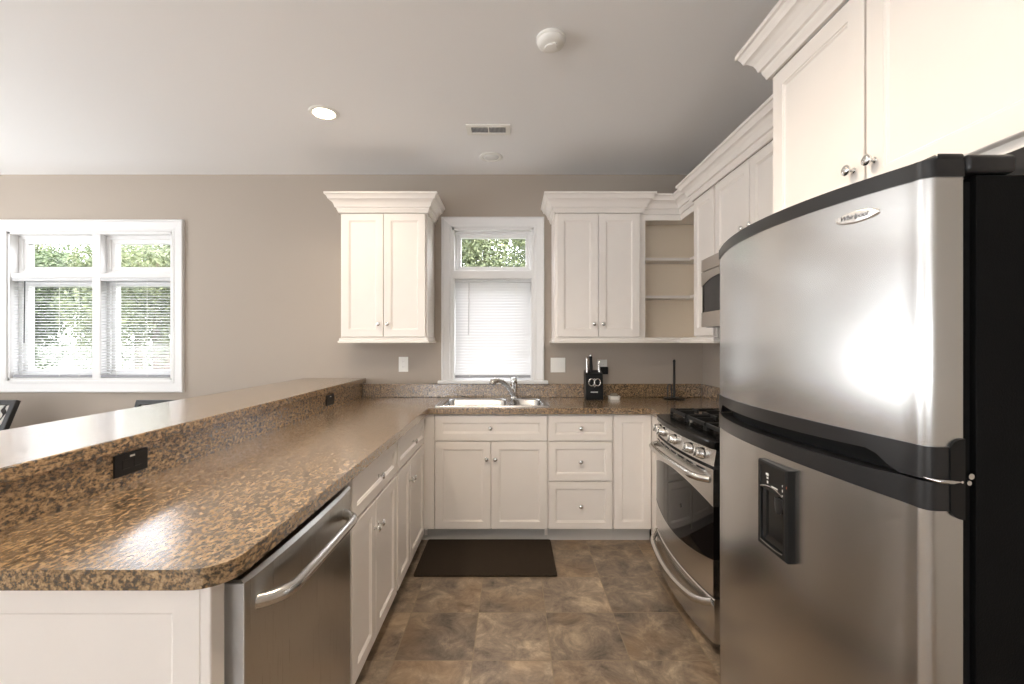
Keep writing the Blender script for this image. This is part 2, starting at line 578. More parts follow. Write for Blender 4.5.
def wall_with_openings(name, axis, c0, c1, a0, a1, z0, z1, holes, mat):
    """wall spanning a0..a1 along X or Y, thickness c0..c1 in the other axis; holes [(a0,a1,z0,z1)]"""
    As = sorted({a0, a1, *[h[0] for h in holes], *[h[1] for h in holes]})
    Zs = sorted({z0, z1, *[h[2] for h in holes], *[h[3] for h in holes]})
    def solid(i, j):
        if i < 0 or j < 0 or i >= len(As) - 1 or j >= len(Zs) - 1:
            return False
        a, z = (As[i] + As[i + 1]) / 2, (Zs[j] + Zs[j + 1]) / 2
        return not any(h[0] < a < h[1] and h[2] < z < h[3] for h in holes)
    P = (lambda a, c, z: (a, c, z)) if axis == 'x' else (lambda a, c, z: (c, a, z))
    mb = MB()
    for i in range(len(As) - 1):
        for j in range(len(Zs) - 1):
            if not solid(i, j):
                continue
            a, b, p, q = As[i], As[i + 1], Zs[j], Zs[j + 1]
            mb.add([P(a, c0, p), P(b, c0, p), P(b, c0, q), P(a, c0, q)], [[0, 1, 2, 3]])
            mb.add([P(a, c1, p), P(b, c1, p), P(b, c1, q), P(a, c1, q)], [[3, 2, 1, 0]])
            if not solid(i - 1, j): mb.add([P(a, c0, p), P(a, c1, p), P(a, c1, q), P(a, c0, q)], [[0, 1, 2, 3]])
            if not solid(i + 1, j): mb.add([P(b, c0, p), P(b, c1, p), P(b, c1, q), P(b, c0, q)], [[0, 1, 2, 3]])
            if not solid(i, j - 1): mb.add([P(a, c0, p), P(b, c0, p), P(b, c1, p), P(a, c1, p)], [[0, 1, 2, 3]])
            if not solid(i, j + 1): mb.add([P(a, c0, q), P(b, c0, q), P(b, c1, q), P(a, c1, q)], [[0, 1, 2, 3]])
    return mb.build(name, mat)

# ================================================================== room shell
XL, XR, YB, YF, ZC = -5.6, 1.538, -5.5, 3.59, 2.71
W1 = (-0.482, 0.173, 1.05, 2.279)          # kitchen window opening
W2 = (-4.063, -2.735, 1.05, 2.248)         # dining window opening
tag(MB().box(XL - 0.15, XR + 0.15, YB - 0.15, YF + 0.15, -0.1, 0).build('floor', M['tiles']), 'brown slate-look tile floor', 'floor', kind='structure')
tag(MB().box(XL - 0.15, XR + 0.15, YB - 0.15, YF + 0.15, ZC, ZC + 0.2).build('ceiling', M['ceiling']), 'flat white painted ceiling', 'ceiling', kind='structure')
tag(wall_with_openings('wall_back', 'x', YF, YF + 0.15, XL - 0.15, XR + 0.15, 0, ZC, [W1, W2], M['wall']), 'greige painted wall with the two windows', 'wall', kind='structure')
tag(MB().box(XR, XR + 0.15, YB, YF, 0, ZC).build('wall_right', M['wall']), 'greige painted wall behind the stove and refrigerator', 'wall', kind='structure')
WL = (-2.85, 2.45, 0.2, 2.3)
tag(wall_with_openings('wall_left', 'y', XL - 0.15, XL, YB, YF, 0, ZC, [WL], M['wall']), 'greige wall on the dining side, out of frame', 'wall', kind='structure')
WR = (-4.65, 0.25, 0.35, 2.35)
tag(wall_with_openings('wall_rear', 'x', YB - 0.15, YB, XL - 0.15, XR + 0.15, 0, ZC, [WR], M['wall']), 'greige wall behind the camera', 'wall', kind='structure')
b = MB()
b.box(XL, -1.34, YF - 0.014, YF, 0, 0.11, 0.003).box(XL, -1.34, YF - 0.009, YF, 0.108, 0.13, 0.003)
tag(b.build('baseboard_back', M['trim']), 'white baseboard under the dining window', 'baseboard', kind='structure')

# ------------------------------------------------------------------ windows
def casing(mb, o, cw, y, bottom=None):
    """mitred picture-frame casing around opening o, on the wall face y"""
    x0, x1, z0, z1 = o
    def ring(k, w): return [(x0 - k, y - w, z0 - (bottom if bottom is not None and k > 0.02 else k)), (x1 + k, y - w, z0 - (bottom if bottom is not None and k > 0.02 else k)), (x1 + k, y - w, z1 + k), (x0 - k, y - w, z1 + k)]
    mb.loft([ring(0, 0), ring(0, 0.012), ring(0.004, 0.016), ring(0.018, 0.017), ring(0.022, 0.013), ring(cw * 0.55, 0.018), ring(cw - 0.02, 0.022), ring(cw - 0.015, 0.028), ring(cw - 0.004, 0.028), ring(cw, 0.024), ring(cw, 0)], cap0=False, cap1=False)
def frame_rect(mb, x0, x1, z0, z1, w, y0, y1, step=0.0):
    def ring(k, y): return [(x0 + k, y, z0 + k), (x1 - k, y, z0 + k), (x1 - k, y, z1 - k), (x0 + k, y, z1 - k)]
    r = [ring(0, y1), ring(0, y0), ring(w * 0.45, y0), ring(w * 0.5, y0 + step), ring(w, y0 + step + 0.004), ring(w, y1), ring(0, y1)]
    mb.loft(r, cap0=False, cap1=False)
w1 = thing('window_1', (-0.155, YF, 1.04), 'white framed kitchen window above the sink', 'window', kind='structure')
mb = MB()
casing(mb, W1, 0.085, YF, 0.01)
mb.build('window_casing', M['trim'], w1)
mb = MB()
mb.box(W1[0] - 0.11, W1[1] + 0.115, YF - 0.05, YF + 0.09, 1.026, 1.052, 0.004)
mb.build('window_stool', M['trim'], w1)
mb = MB()
t = 0.018
mb.box(W1[0], W1[0] + t, YF - 0.01, YF + 0.14, W1[2], W1[3]).box(W1[1] - t, W1[1], YF - 0.01, YF + 0.14, W1[2], W1[3]).box(W1[0], W1[1], YF - 0.01, YF + 0.14, W1[3] - t, W1[3])
mb.box(W1[0], W1[1], YF - 0.012, YF + 0.10, 1.868, 1.935, 0.004)
mb.build('window_jamb', M['trim'], w1)
mb = MB()
frame_rect(mb, W1[0] + 0.016, W1[1] - 0.016, 1.933, W1[3] - 0.016, 0.046, YF + 0.055, YF + 0.12, 0.012)
frame_rect(mb, W1[0] + 0.016, W1[1] - 0.016, 1.05, 1.87, 0.046, YF + 0.055, YF + 0.12, 0.012)
mb.build('window_sash', M['trim'], w1)
MB().box(W1[0] + 0.07, W1[1] - 0.07, YF + 0.088, YF + 0.092, 1.99, 2.21).build('window_pane', M['glass'], w1)
MB().box(W1[0] + 0.07, W1[1] - 0.07, YF + 0.088, YF + 0.092, 1.10, 1.815).build('window_pane', M['glass'], w1)

w2 = thing('window_2', (-3.4, YF, 0.95), 'white framed four-light dining room window', 'window', kind='structure')
mb = MB()
casing(mb, W2, 0.094, YF)
mb.build('window_casing', M['trim'], w2)
mb = MB()
mb.box(W2[0], W2[0] + t, YF - 0.005, YF + 0.14, W2[2], W2[3]).box(W2[1] - t, W2[1], YF - 0.005, YF + 0.14, W2[2], W2[3]).box(W2[0], W2[1], YF - 0.005, YF + 0.14, W2[3] - t, W2[3]).box(W2[0], W2[1], YF - 0.005, YF + 0.14, W2[2], W2[2] + t)
mb.box(-3.395, -3.325, YF + 0.005, YF + 0.13, W2[2], W2[3], 0.004)
mb.box(W2[0], W2[1], YF + 0.002, YF + 0.13, 1.880, 1.917, 0.004)
mb.build('window_jamb', M['trim'], w2)
mb = MB()
for xa, xb in ((W2[0] + t, -3.395), (-3.325, W2[1] - t)):
    for za, zb in ((W2[2] + t, 1.880), (1.917, W2[3] - t)):
        frame_rect(mb, xa, xb, za, zb, 0.06, YF + 0.06, YF + 0.125, 0.014)
mb.build('window_sash', M['trim'], w2)
for xa, xb in ((W2[0] + t, -3.395), (-3.325, W2[1] - t)):
    for za, zb in ((W2[2] + t, 1.880), (1.917, W2[3] - t)):
        MB().box(xa + 0.05, xb - 0.05, YF + 0.096, YF + 0.10, za + 0.05, zb - 0.05).build('window_pane', M['glass'], w2)
# window frames behind and left of the camera (unseen; the added fill lamps stand in front)
for nm, ax, (a0, a1, z0, z1), c in (('window_3', 'x', WR, YB), ('window_4', 'y', WL, XL)):
    mb = MB()
    for p, q, r, s_ in ((a0 - 0.08, a0 + 0.03, z0 - 0.08, z1 + 0.08), (a1 - 0.03, a1 + 0.08, z0 - 0.08, z1 + 0.08), (a0, a1, z1 - 0.03, z1 + 0.08), (a0, a1, z0 - 0.08, z0 + 0.03), ((a0 + a1) / 2 - 0.03, (a0 + a1) / 2 + 0.03, z0, z1)):
        if ax == 'x': mb.box(p, q, c, c + 0.03, r, s_)
        else: mb.box(c, c + 0.03, p, q, r, s_)
    tag(mb.build(nm, M['trim']), 'white framed window out of frame', 'window', kind='structure')

for c_, ax, (a0, a1, z0, z1) in ((YB - 0.06, 'x', WR), (XL - 0.06, 'y', WL)):  # added unseen shades that keep sky light out of both openings
    mb = MB()
    z = z0
    while z < z1:
        if ax == 'x': mb.box(a0, a1, c_, c_ + 0.006, z, z + 0.098)
        else: mb.box(c_, c_ + 0.006, a0, a1, z, z + 0.098)
        z += 0.1
    tag(mb.build('window_blind', M['slat_closed']), 'unseen closed white shade added to block the sky behind the camera' if ax == 'x' else 'unseen closed white shade added to block the sky at the dining side wall', 'blind')
# ------------------------------------------------------------------ blinds
def blind(x0, x1, z0, z1, y, pitch, tilt, wand_x, wand_len, label, cords, head_bow=0.0, smat=None):
    t_ = thing('window_blind', ((x0 + x1) / 2, y, z0), label, 'blind')
    hb = MB()
    n = 14
    rings = []
    for i in range(n + 1):
        x = x0 + (x1 - x0) * i / n
        k = 1 - (2 * i / n - 1) ** 2
        dz = head_bow * k
        rings.append([(x, y - 0.014, z1 - 0.026 + dz), (x, y + 0.016, z1 - 0.026 + dz), (x, y + 0.016, z1), (x, y - 0.014, z1)])
    hb.loft(rings)
    hb.build('headrail', M['blind_rail'], t_)
    sl = MB()
    z = z1 - 0.036
    wd = 0.0125
    ca, sa = math.cos(tilt) * wd, math.sin(tilt) * wd
    while z > z0 + 0.03:
        # gently crowned slat
        sl.add([(x0 + 0.004, y - ca, z - sa), (x1 - 0.004, y - ca, z - sa), (x1 - 0.004, y - 0.2 * sa, z + 0.2 * ca + 0.0008), (x0 + 0.004, y - 0.2 * sa, z + 0.2 * ca + 0.0008),
                (x0 + 0.004, y + ca, z + sa), (x1 - 0.004, y + ca, z + sa)], [[0, 1, 2, 3], [3, 2, 5, 4]])
        z -= pitch
    sl.build('slats', smat or M['slat'], t_, smooth=60, recalc=False)
    MB().box(x0 + 0.002, x1 - 0.002, y - 0.012, y + 0.012, z0, z0 + 0.022, 0.003).build('bottom_rail', M['bottom_rail'], t_)
    for cx in cords:
        MB().cyl((cx, y - 0.0145, z0 + 0.01), (cx, y - 0.0145, z1 - 0.02), 0.0011, 6).build('ladder_cord', M['white_plastic'], t_)
    wb = MB()
    wb.cyl((wand_x, y - 0.022, z1 - 0.03), (wand_x - 0.004, y - 0.024, z1 - 0.03 - wand_len), 0.0035, 8)
    wb.build('tilt_wand', M['grey_plastic'] if wand_x < -1 else M['blind_rail'], t_)
    return t_
blind(W1[0] + 0.02, W1[1] - 0.02, 1.07, 1.868, YF + 0.022, 0.0228, math.radians(74), W1[0] + 0.135, 0.42, 'closed white slat blind in the window above the sink', (W1[0] + 0.14, W1[1] - 0.14), 0.008, M['slat_closed'])
blind(W2[0] + 0.022, W2[1] - 0.022, 1.072, 1.880, YF + 0.022, 0.0228, math.radians(9), -3.93, 0.50, 'open white slat blind in the wide dining window', (-3.66, -3.5, -3.2, -2.95))

# ================================================================== bar wall, worktop
XB = -1.197                                # face of the raised bar's splash
tag(MB().box(-1.36, XB - 0.012, 0.905, YF, 0, 1.03).build('wall_bar', M['wall']), 'knee wall carrying the raised bar', 'wall', kind='structure')
XE, YE, ZT, ZU = -0.562, 0.867, 0.916, 0.8755
def arc(cx, cy, r, a0, a1, n=8):
    return [(cx + r * math.cos(a0 + (a1 - a0) * i / n), cy + r * math.sin(a0 + (a1 - a0) * i / n)) for i in range(n + 1)]
wt = thing('worktop', (XE, 2.98, ZU), 'L-shaped brown granite-look worktop of peninsula and sink wall', 'worktop')
mb = MB()
SX0, SX1, SY0, SY1 = -0.505, 0.238, 3.068, 3.475     # sink cut-out
poly = [(XB - 0.006, YE)] + arc(XE - 0.075, YE + 0.075, 0.075, -PI / 2, 0) + [(XE, 2.98), (XE, 3.568), (XB - 0.006, 3.568)]
P3 = lambda a, b_, c: (a, b_, c)
def slab(pl):
    # a softened top edge: small chamfer
    mb.loft([[(a, b_, ZU) for a, b_ in pl], [(a, b_, ZT) for a, b_ in pl]])
slab(poly)
YW = 3.568
for x0, x1, y0, y1 in ((XE, SX0, 2.98, YW), (SX0, SX1, 2.98, SY0), (SX0, SX1, SY1, YW), (SX1, XR, 2.98, YW), (0.925, XR, 2.69, 2.98)):
    slab([(x0, y0), (x1, y0), (x1, y1), (x0, y1)])
mb.build('counter_slab', M['granite'], wt)
MB().box(XB, XR - 0.019, 3.568, 3.588, ZT, 1.024, 0.003).build('backsplash', M['granite'], wt)
MB().box(XR - 0.019, XR - 0.001, 2.69, 3.568, ZT, 1.024, 0.003).build('backsplash', M['granite'], wt)
MB().box(XB - 0.0115, XB - 0.006, YE, 3.588, ZT, 1.029).build('bar_splash', M['granite'], wt)
bt = thing('bar_top', (-1.4, 2, 1.03), 'raised brown granite-look bar top along the peninsula', 'bar top')
MB().box(-1.676, -1.176, 0.80, YF - 0.002, 1.0305, 1.070, 0.003).build('bar_slab', M['granite'], bt)

# ================================================================== base cabinets
YD = 3.02                                  # carcass front of the sink wall
fb = F_back(YD)
ZDB, ZDT = 0.098, 0.866                    # bottoms and tops of the fronts
def carcass(name, x0, x1, y0, y1, z0, z1, parent, mat=None):
    return MB().box(x0, x1, y0, y1, z0, z1).build(name, mat or M['cab'], parent)
sb = thing('sink_base_cabinet', (-0.14, YD, 0), 'white double-door base cabinet under the sink', 'base cabinet', 'white base cabinets along the sink wall')
mb = MB()
mb.box(-0.597, 0.2425, YD, YD + 0.02, ZDB, 0.8745)
mb.box(-0.597, -0.579, YD + 0.02, 3.56, 0.04, 0.70).box(0.2245, 0.2425, YD + 0.02, 3.56, 0.04, 0.70).box(-0.579, 0.2245, YD + 0.02, 3.56, ZDB, ZDB + 0.018).box(-0.579, 0.2245, 3.55, 3.56, ZDB, 0.70)
mb.build('carcass', M['cab'], sb)
MB().box(-0.597, -0.525, YD - 0.018, YD, ZDB, 0.8745, 0.001).build('filler_strip', M['cab'], sb)
MB().box(-0.63, 0.2425, 3.058, 3.075, 0, 0.10).build('toe_kick', M['toe'], sb)
door(fb, -0.519, 0.237, 0.694, ZDT, sb, (-0.145, 0.780), name='false_drawer_front', stile=0.05)
door(fb, -0.519, -0.144, ZDB, 0.686, sb, (-0.170, 0.572), stile=0.05)
door(fb, -0.138, 0.237, ZDB, 0.686, sb, (-0.112, 0.572), stile=0.05)
db = thing('drawer_cabinet', (0.46, YD, 0), 'white base cabinet with a stack of three drawers', 'base cabinet', 'white base cabinets along the sink wall')
carcass('carcass', 0.2435, 0.6825, YD, 3.56, ZDB, 0.8745, db)
MB().box(0.2435, 0.6825, 3.058, 3.075, 0, 0.10).build('toe_kick', M['toe'], db)
for v0, v1 in ((0.694, ZDT), (0.424, 0.684), (ZDB, 0.414)):
    door(fb, 0.248, 0.678, v0, v1, db, (0.463, (v0 + v1) / 2), name='drawer', stile=0.045)
cb_ = thing('corner_base_cabinet', (0.81, YD, 0), 'narrow white base cabinet with knobless panel front beside the stove', 'base cabinet', 'white base cabinets along the sink wall')
mb = MB()
mb.box(0.6835, XR - 0.001, YD, 3.56, ZDB, 0.8745).box(0.945, XR - 0.001, 2.69, YD, 0.06, 0.8745)
mb.build('carcass', M['cab'], cb_)
MB().box(0.6835, 0.945, 3.058, 3.075, 0, 0.10).build('toe_kick', M['toe'], cb_)
door(fb, 0.689, 0.938, ZDB, ZDT + 0.004, cb_, None, stile=0.05)

fp = F_pen(-0.598)
def pen_cab(y0, y1, name_label, seam):
    c = thing('peninsula_cabinet', (-0.6, (y0 + y1) / 2, 0), name_label, 'base cabinet', 'white base cabinets of the peninsula')
    carcass('carcass', XB + 0.002, -0.598, y0, y1, ZDB, 0.8745, c)
    MB().box(-0.665, -0.648, y0, y1, 0, 0.10).build('toe_kick', M['toe'], c)
    m_ = 0.012
    door(fp, y0 + m_, y1 - m_, 0.702, ZDT, c, ((y0 + y1) / 2, 0.782), name='drawer', stile=0.045)
    door(fp, y0 + m_, seam - 0.003, ZDB, 0.690, c, (seam - 0.028, 0.580))
    door(fp, seam + 0.003, y1 - m_, ZDB, 0.690, c, (seam + 0.030, 0.580))
    return c
pen_cab(1.604, 2.245, 'white peninsula base cabinet next to the dishwasher', 1.892)
pen_cab(2.246, 2.938, 'white peninsula base cabinet in the corner by the sink', 2.535)
mbf = thing('corner_filler', (-0.6, 2.97, 0), 'narrow white filler strip in the inner corner of the peninsula', 'filler panel')
MB().box(-0.612, -0.598, 2.939, 3.0, ZDB, 0.8745).build('filler_board', M['cab'], mbf)

# end panel of the peninsula
ep = thing('peninsula_end_panel', (-0.9, 0.91, 0), 'white panelled end board of the peninsula under the counter', 'end panel')
mb = MB()
fe = F_back(0.9)
panel_front(mb, fe, XB - 0.16, -0.622, 0.0, 0.8745, t=0.012, stile=0.052, rec=0.006)
mb.box(XB + 0.001, -0.602, 0.9, 0.93, 0, 0.8745)
mb.build('panel_board', M['cab'], ep)
MB().box(-0.621, -0.600, 0.886, 0.93, 0, 0.8745, 0.002).build('corner_post', M['cab'], ep)

# ================================================================== dishwasher
dw = thing('dishwasher', (-0.6, 1.28, 0), 'stainless steel dishwasher in the peninsula with curved bar handle', 'dishwasher')
Y0, Y1 = 0.962, 1.598
def dwx(y):
    tt = (y - (Y0 + Y1) / 2) / ((Y1 - Y0) / 2)
    return -0.576 + 0.010 * (1 - tt * tt)
MB().box(XB + 0.01, -0.63, Y0 + 0.012, Y1 - 0.006, 0.02, 0.855).build('tub_body', M['black_plastic'], dw)
mb = MB()
n = 24
rings = []
for i in range(n + 1):
    y = Y0 + (Y1 - Y0) * i / n
    x = dwx(y)
    rr = 0.004 if i in (0, n) else 0
    rings.append([(-0.622, y, 0.115), (x - rr, y, 0.115), (x - rr, y, 0.838), (x - 0.010, y, 0.846), (-0.622, y, 0.846)])
mb.loft(rings)
dwd = mb.build('door', M['steel_dw'], dw, smooth=35)
mb = MB()
pts = []
for i in range(25):
    a = i / 24
    y = 1.0 + (1.53 - 1.0) * a
    e = min(a, 1 - a)
    k = min(1.0, e / 0.14)
    off = 0.052 * math.sin(k * PI / 2) ** 0.8
    pts.append((dwx(y) - 0.020 + off * 1.3, y, 0.772 + 0.004 * math.sin(a * PI)))
mb.tube(pts, [0.013 if 2 < i < 22 else 0.0155 for i in range(25)], 14, 1.15)
lab(mb.build('handle', M['nickel'], dwd, smooth=60), 'curved brushed steel bar handle')
lab(MB().box(-0.6215, -0.5785, Y0 - 0.003, Y0 + 0.001, 0.115, 0.838, 0.001).build('door_edge', M['trim'], dwd), 'pale door edge')
MB().box(-0.64, -0.625, Y0 + 0.01, Y1 - 0.01, 0.0, 0.11).build('kick_plate', M['black_plastic'], dw)

# ================================================================== sink and tap
def rrect(x0, x1, y0, y1, r, z, n=6):
    pts = []
    for cx, cy, a in ((x1 - r, y1 - r, 0), (x0 + r, y1 - r, PI / 2), (x0 + r, y0 + r, PI), (x1 - r, y0 + r, 1.5 * PI)):
        for i in range(n + 1):
            q = a + (PI / 2) * i / n
            pts.append((cx + r * math.cos(q), cy + r * math.sin(q), z))
    return pts
sk = thing('kitchen_sink', (-0.135, 3.27, ZT), 'stainless double-bowl drop-in sink below the window', 'sink')
RX0, RX1, RY0, RY1 = -0.527, 0.26, 3.045, 3.520
B1 = (-0.492, -0.035, 3.080, 3.445)
B2 = (0.005, 0.222, 3.080, 3.445)
mb = MB()
zr = ZT + 0.005
xs = sorted({RX0, RX1, B1[0], B1[1], B2[0], B2[1]})
ys = sorted({RY0, RY1, B1[2], B1[3]})
for i in range(len(xs) - 1):
    for j in range(len(ys) - 1):
        cx, cy = (xs[i] + xs[i + 1]) / 2, (ys[j] + ys[j + 1]) / 2
        if any(q[0] < cx < q[1] and q[2] < cy < q[3] for q in (B1, B2)):
            continue
        mb.box(xs[i], xs[i + 1], ys[j], ys[j + 1], ZT + 0.0005, zr)
# rolled outer lip
mb.loft([rrect(RX0 - 0.006, RX1 + 0.006, RY0 - 0.006, RY1 + 0.006, 0.02, ZT + 0.0005), rrect(RX0 - 0.003, RX1 + 0.003, RY0 - 0.003, RY1 + 0.003, 0.018, zr + 0.003), rrect(RX0 + 0.006, RX1 - 0.006, RY0 + 0.006, RY1 - 0.006, 0.014, zr)], cap0=False, cap1=False)
mb.build('rim', M['steel_sink'], sk, smooth=40)
for q in (B1, B2):
    mb = MB()
    n6 = 6
    first = []
    rr = rrect(*q, 0.05, zr, n6)
    for (x, y, z) in rr:            # snap the first ring to the rectangle
        dx = min((q[0], q[1]), key=lambda e: abs(e - x))
        dy = min((q[2], q[3]), key=lambda e: abs(e - y))
        first.append((dx, y, z) if abs(dx - x) < abs(dy - y) else (x, dy, z))
    g = lambda k, r, z: rrect(q[0] + k, q[1] - k, q[2] + k, q[3] - k, r, z, n6)
    mb.loft([first, g(0.002, 0.05, zr - 0.002), g(0.010, 0.05, zr - 0.012), g(0.016, 0.05, zr - 0.13), g(0.03, 0.05, zr - 0.160), g(0.07, 0.04, zr - 0.170)], cap0=False)
    bw = mb.build('bowl', M['steel_sink'], sk, smooth=50, recalc=False)
    cx, cy = (q[0] + q[1]) / 2, (q[2] + q[3]) / 2
    MB().lathe((cx, cy, zr - 0.1695), (0, 0, 1), [(0.042, 0), (0.042, 0.002), (0.034, 0.003), (0.030, 0.0005), (0.004, 0.0005)], 20).build('drain', M['chrome'], bw, smooth=40)
tp = thing('kitchen_faucet', (0.015, 3.482, zr), 'chrome pull-out faucet standing behind the sink bowls', 'faucet')
mb = MB()
mb.lathe((0.015, 3.482, zr), (0, 0, 1), [(0.030, 0), (0.030, 0.006), (0.024, 0.012), (0.023, 0.03), (0.022, 0.10), (0.024, 0.105), (0.025, 0.112)], 20)
mb.build('body', M['chrome'], tp, smooth=40)
mb = MB()
mb.tube([(0.012, 3.478, zr + 0.022), (-0.008, 3.455, zr + 0.062), (-0.04, 3.42, zr + 0.108), (-0.078, 3.38, zr + 0.142), (-0.105, 3.355, zr + 0.152)], [0.020, 0.021, 0.020, 0.018, 0.017], 14)
sp = mb.build('spout', M['chrome'], tp, smooth=50)
mb = MB()
mb.tube([(-0.105, 3.355, zr + 0.150), (-0.125, 3.335, zr + 0.150), (-0.142, 3.318, zr + 0.140), (-0.150, 3.310, zr + 0.122)], [0.018, 0.024, 0.027, 0.022], 14)
lab(mb.build('spray_head', M['nickel'], sp, smooth=50), 'rounded grey spray head')
mb = MB()
mb.lathe((0.015, 3.482, zr + 0.112), (0, 0, 1), [(0.025, 0), (0.028, 0.012), (0.027, 0.036), (0.016, 0.050), (0.001, 0.053)], 18)
mb.tube([(0.016, 3.478, zr + 0.146), (0.03, 3.45, zr + 0.160), (0.045, 3.425, zr + 0.168)], [0.009, 0.008, 0.006], 10, 0.6)
mb.build('lever', M['chrome'], tp, smooth=50)

# ================================================================== upper cabinets
YU = 3.29
fu = F_back(YU)
def upper(x0, x1, label):
    c = thing('wall_cabinet', ((x0 + x1) / 2, YF, 1.355), label, 'wall cabinet', 'white wall cabinets either side of the sink window')
    carcass('carcass', x0, x1, YU, YF - 0.001, 1.372, 2.32, c)
    xm = (x0 + x1) / 2
    door(fu, x0 + 0.012, xm - 0.002, 1.398, 2.304, c, (xm - 0.033, 1.492))
    door(fu, xm + 0.002, x1 - 0.012, 1.398, 2.304, c, (xm + 0.033, 1.492))
    sweep(MB(), [(x0, YF - 0.001), (x0, YU - 0.02), (x1, YU - 0.02), (x1, YF - 0.001)], crown_prof(2.308)).build('crown_molding', M['cab'], c)
    sweep(MB(), [(x0, YF - 0.001), (x0, YU - 0.016), (x1, YU - 0.016), (x1, YF - 0.001)], rail_prof(1.353)).build('bottom_rail', M['cab'], c)
    return c
upper(-1.264, -0.625, 'white two-door wall cabinet left of the sink window')
upper(0.318, 0.952, 'white two-door wall cabinet right of the sink window')

# open corner shelves
XC = 1.268
YS = 3.318
oc = thing('open_corner_shelf', (1.2, YF, 1.355), 'open white corner shelf unit between the wall cabinets', 'shelf unit')
mb = MB()
mb.box(0.953, XR - 0.001, YF - 0.012, YF - 0.001, 1.37, 2.32)           # back board
mb.box(XR - 0.013, XR - 0.001, 3.001, YF - 0.012, 1.37, 2.32)
mb.box(0.953, 0.966, YS, YF - 0.012, 1.37, 2.32)
mb.cur = 1
mb.box(0.953, 0.988, YS - 0.018, YS, 1.37, 2.32)                        # left stile
mb.box(0.988, XC, YS - 0.018, YS, 2.262, 2.32).box(XC - 0.018, XC, 3.001, YS - 0.018, 2.262, 2.32)   # header
mb.build('carcass', [M['cab_in'], M['cab']], oc)
def lshape(z0, z1, f=0.0):
    pl = [(0.966, YS + f), (XC + f, YS + f), (XC + f, 3.002), (XR - 0.013, 3.002), (XR - 0.013, YF - 0.012), (0.966, YF - 0.012)]
    return MB().loft([[(a, b_, z0) for a, b_ in pl], [(a, b_, z1) for a, b_ in pl]])
lshape(1.985, 2.006, 0.095).build('shelf', M['cab'], oc)
lshape(1.695, 1.716, 0.095).build('shelf', M['cab'], oc)
lshape(1.375, 1.394, 0.0).build('bottom_board', M['cab'], oc)
lshape(2.30, 2.32, 0.0).build('top_board', M['cab'], oc)
sweep(MB(), [(0.953, YS - 0.018), (XC - 0.018, YS - 0.018), (XC - 0.018, 3.001)], crown_prof(2.304)).build('crown_molding', M['cab'], oc)
sweep(MB(), [(0.953, YS - 0.014), (XC - 0.014, YS - 0.014), (XC - 0.014, 3.001)], rail_prof(1.353)).build('bottom_rail', M['cab'], oc)

# right run
XU = 1.24                                  # carcass front; doors reach XU-0.02
fr_ = F_right(XU)
nc = thing('narrow_wall_cabinet', (1.4, 2.84, 1.355), 'narrow white single-door wall cabinet left of the microwave', 'wall cabinet')
carcass('carcass', XU, XR - 0.001, 2.687, 3.0, 1.372, 2.32, nc)
door(fr_, 2.700, 2.986, 1.398, 2.304, nc, None)
sweep(MB(), [(XR - 0.001, 3.0), (XU - 0.02, 3.0), (XU - 0.02, 2.687)], crown_prof(2.308)).build('crown_molding', M['cab'], nc)
sweep(MB(), [(XR - 0.001, 3.0), (XU - 0.016, 3.0), (XU - 0.016, 2.687), (XR - 0.001, 2.687)], rail_prof(1.353)).build('bottom_rail', M['cab'], nc)
oh = thing('microwave_wall_cabinet', (1.4, 2.3, 1.86), 'white two-door wall cabinet above the microwave', 'wall cabinet')
carcass('carcass', XU, XR - 0.001, 1.912, 2.686, 1.853, 2.32, oh)
door(fr_, 2.292, 2.674, 1.872, 2.304, oh, (2.332, 1.955))
door(fr_, 1.924, 2.284, 1.872, 2.304, oh, (2.252, 1.955))
sweep(MB(), [(XU - 0.02, 2.686), (XU - 0.02, 1.912)], crown_prof(2.308)).build('crown_molding', M['cab'], oh)
XF = 0.95
ff = F_right(XF)
fc = thing('fridge_wall_cabinet', (1.25, 1.15, 1.72), 'deep white two-door cabinet above the refrigerator', 'wall cabinet')
carcass('carcass', XF, XR - 0.001, 0.66, 1.60, 1.722, 2.32, fc)
door(ff, 1.178, 1.588, 1.742, 2.304, fc, (1.210, 1.826), stile=0.055)
door(ff, 0.672, 1.170, 1.742, 2.304, fc, (1.140, 1.826), stile=0.055)
sweep(MB(), [(XR - 0.001, 1.60), (XF - 0.02, 1.60), (XF - 0.02, 0.66), (XR - 0.001, 0.66)], crown_prof(2.308)).build('crown_molding', M['cab'], fc)

# ================================================================== microwave
mw = thing('microwave', (1.3, 2.3, 1.445), 'stainless over-the-range microwave above the gas stove', 'microwave')
MB().box(1.168, XR - 0.001, 1.926, 2.674, 1.447, 1.850).build('body', M['black_plastic'], mw)
def mwx(y): return 1.140 - 0.010 * (1 - ((y - 2.3) / 0.38) ** 2)
def curved(mb, y0, y1, zlo, zhi, xf, xin, n=20, r=0.0):
    """front skin following xf(y) between heights zlo(y), zhi(y), thickened back to xin"""
    rings = []
    for i in range(n + 1):
        y = y0 + (y1 - y0) * i / n
        x = xf(y) + (r if i in (0, n) else 0)
        a, b_ = zlo(y), zhi(y)
        rings.append([(xin, y, a), (x + r, y, a), (x, y, a + r), (x, y, b_ - r), (x + r, y, b_), (xin, y, b_)] if r else [(xin, y, a), (x, y, a), (x, y, b_), (xin, y, b_)])
    return mb.loft(rings)
K = lambda z: (lambda y: z)
curved(MB(), 1.922, 2.678, K(1.779), K(1.850), mwx, 1.168).build('vent_panel', M['steel_micro'], mw, smooth=30)
arch = lambda y: 1.690 + 0.045 * (1 - ((y - 2.42) / 0.26) ** 2)
mwd = curved(MB(), 2.10, 2.678, arch, K(1.774), mwx, 1.168).build('door', M['steel_micro'], mw, smooth=30)
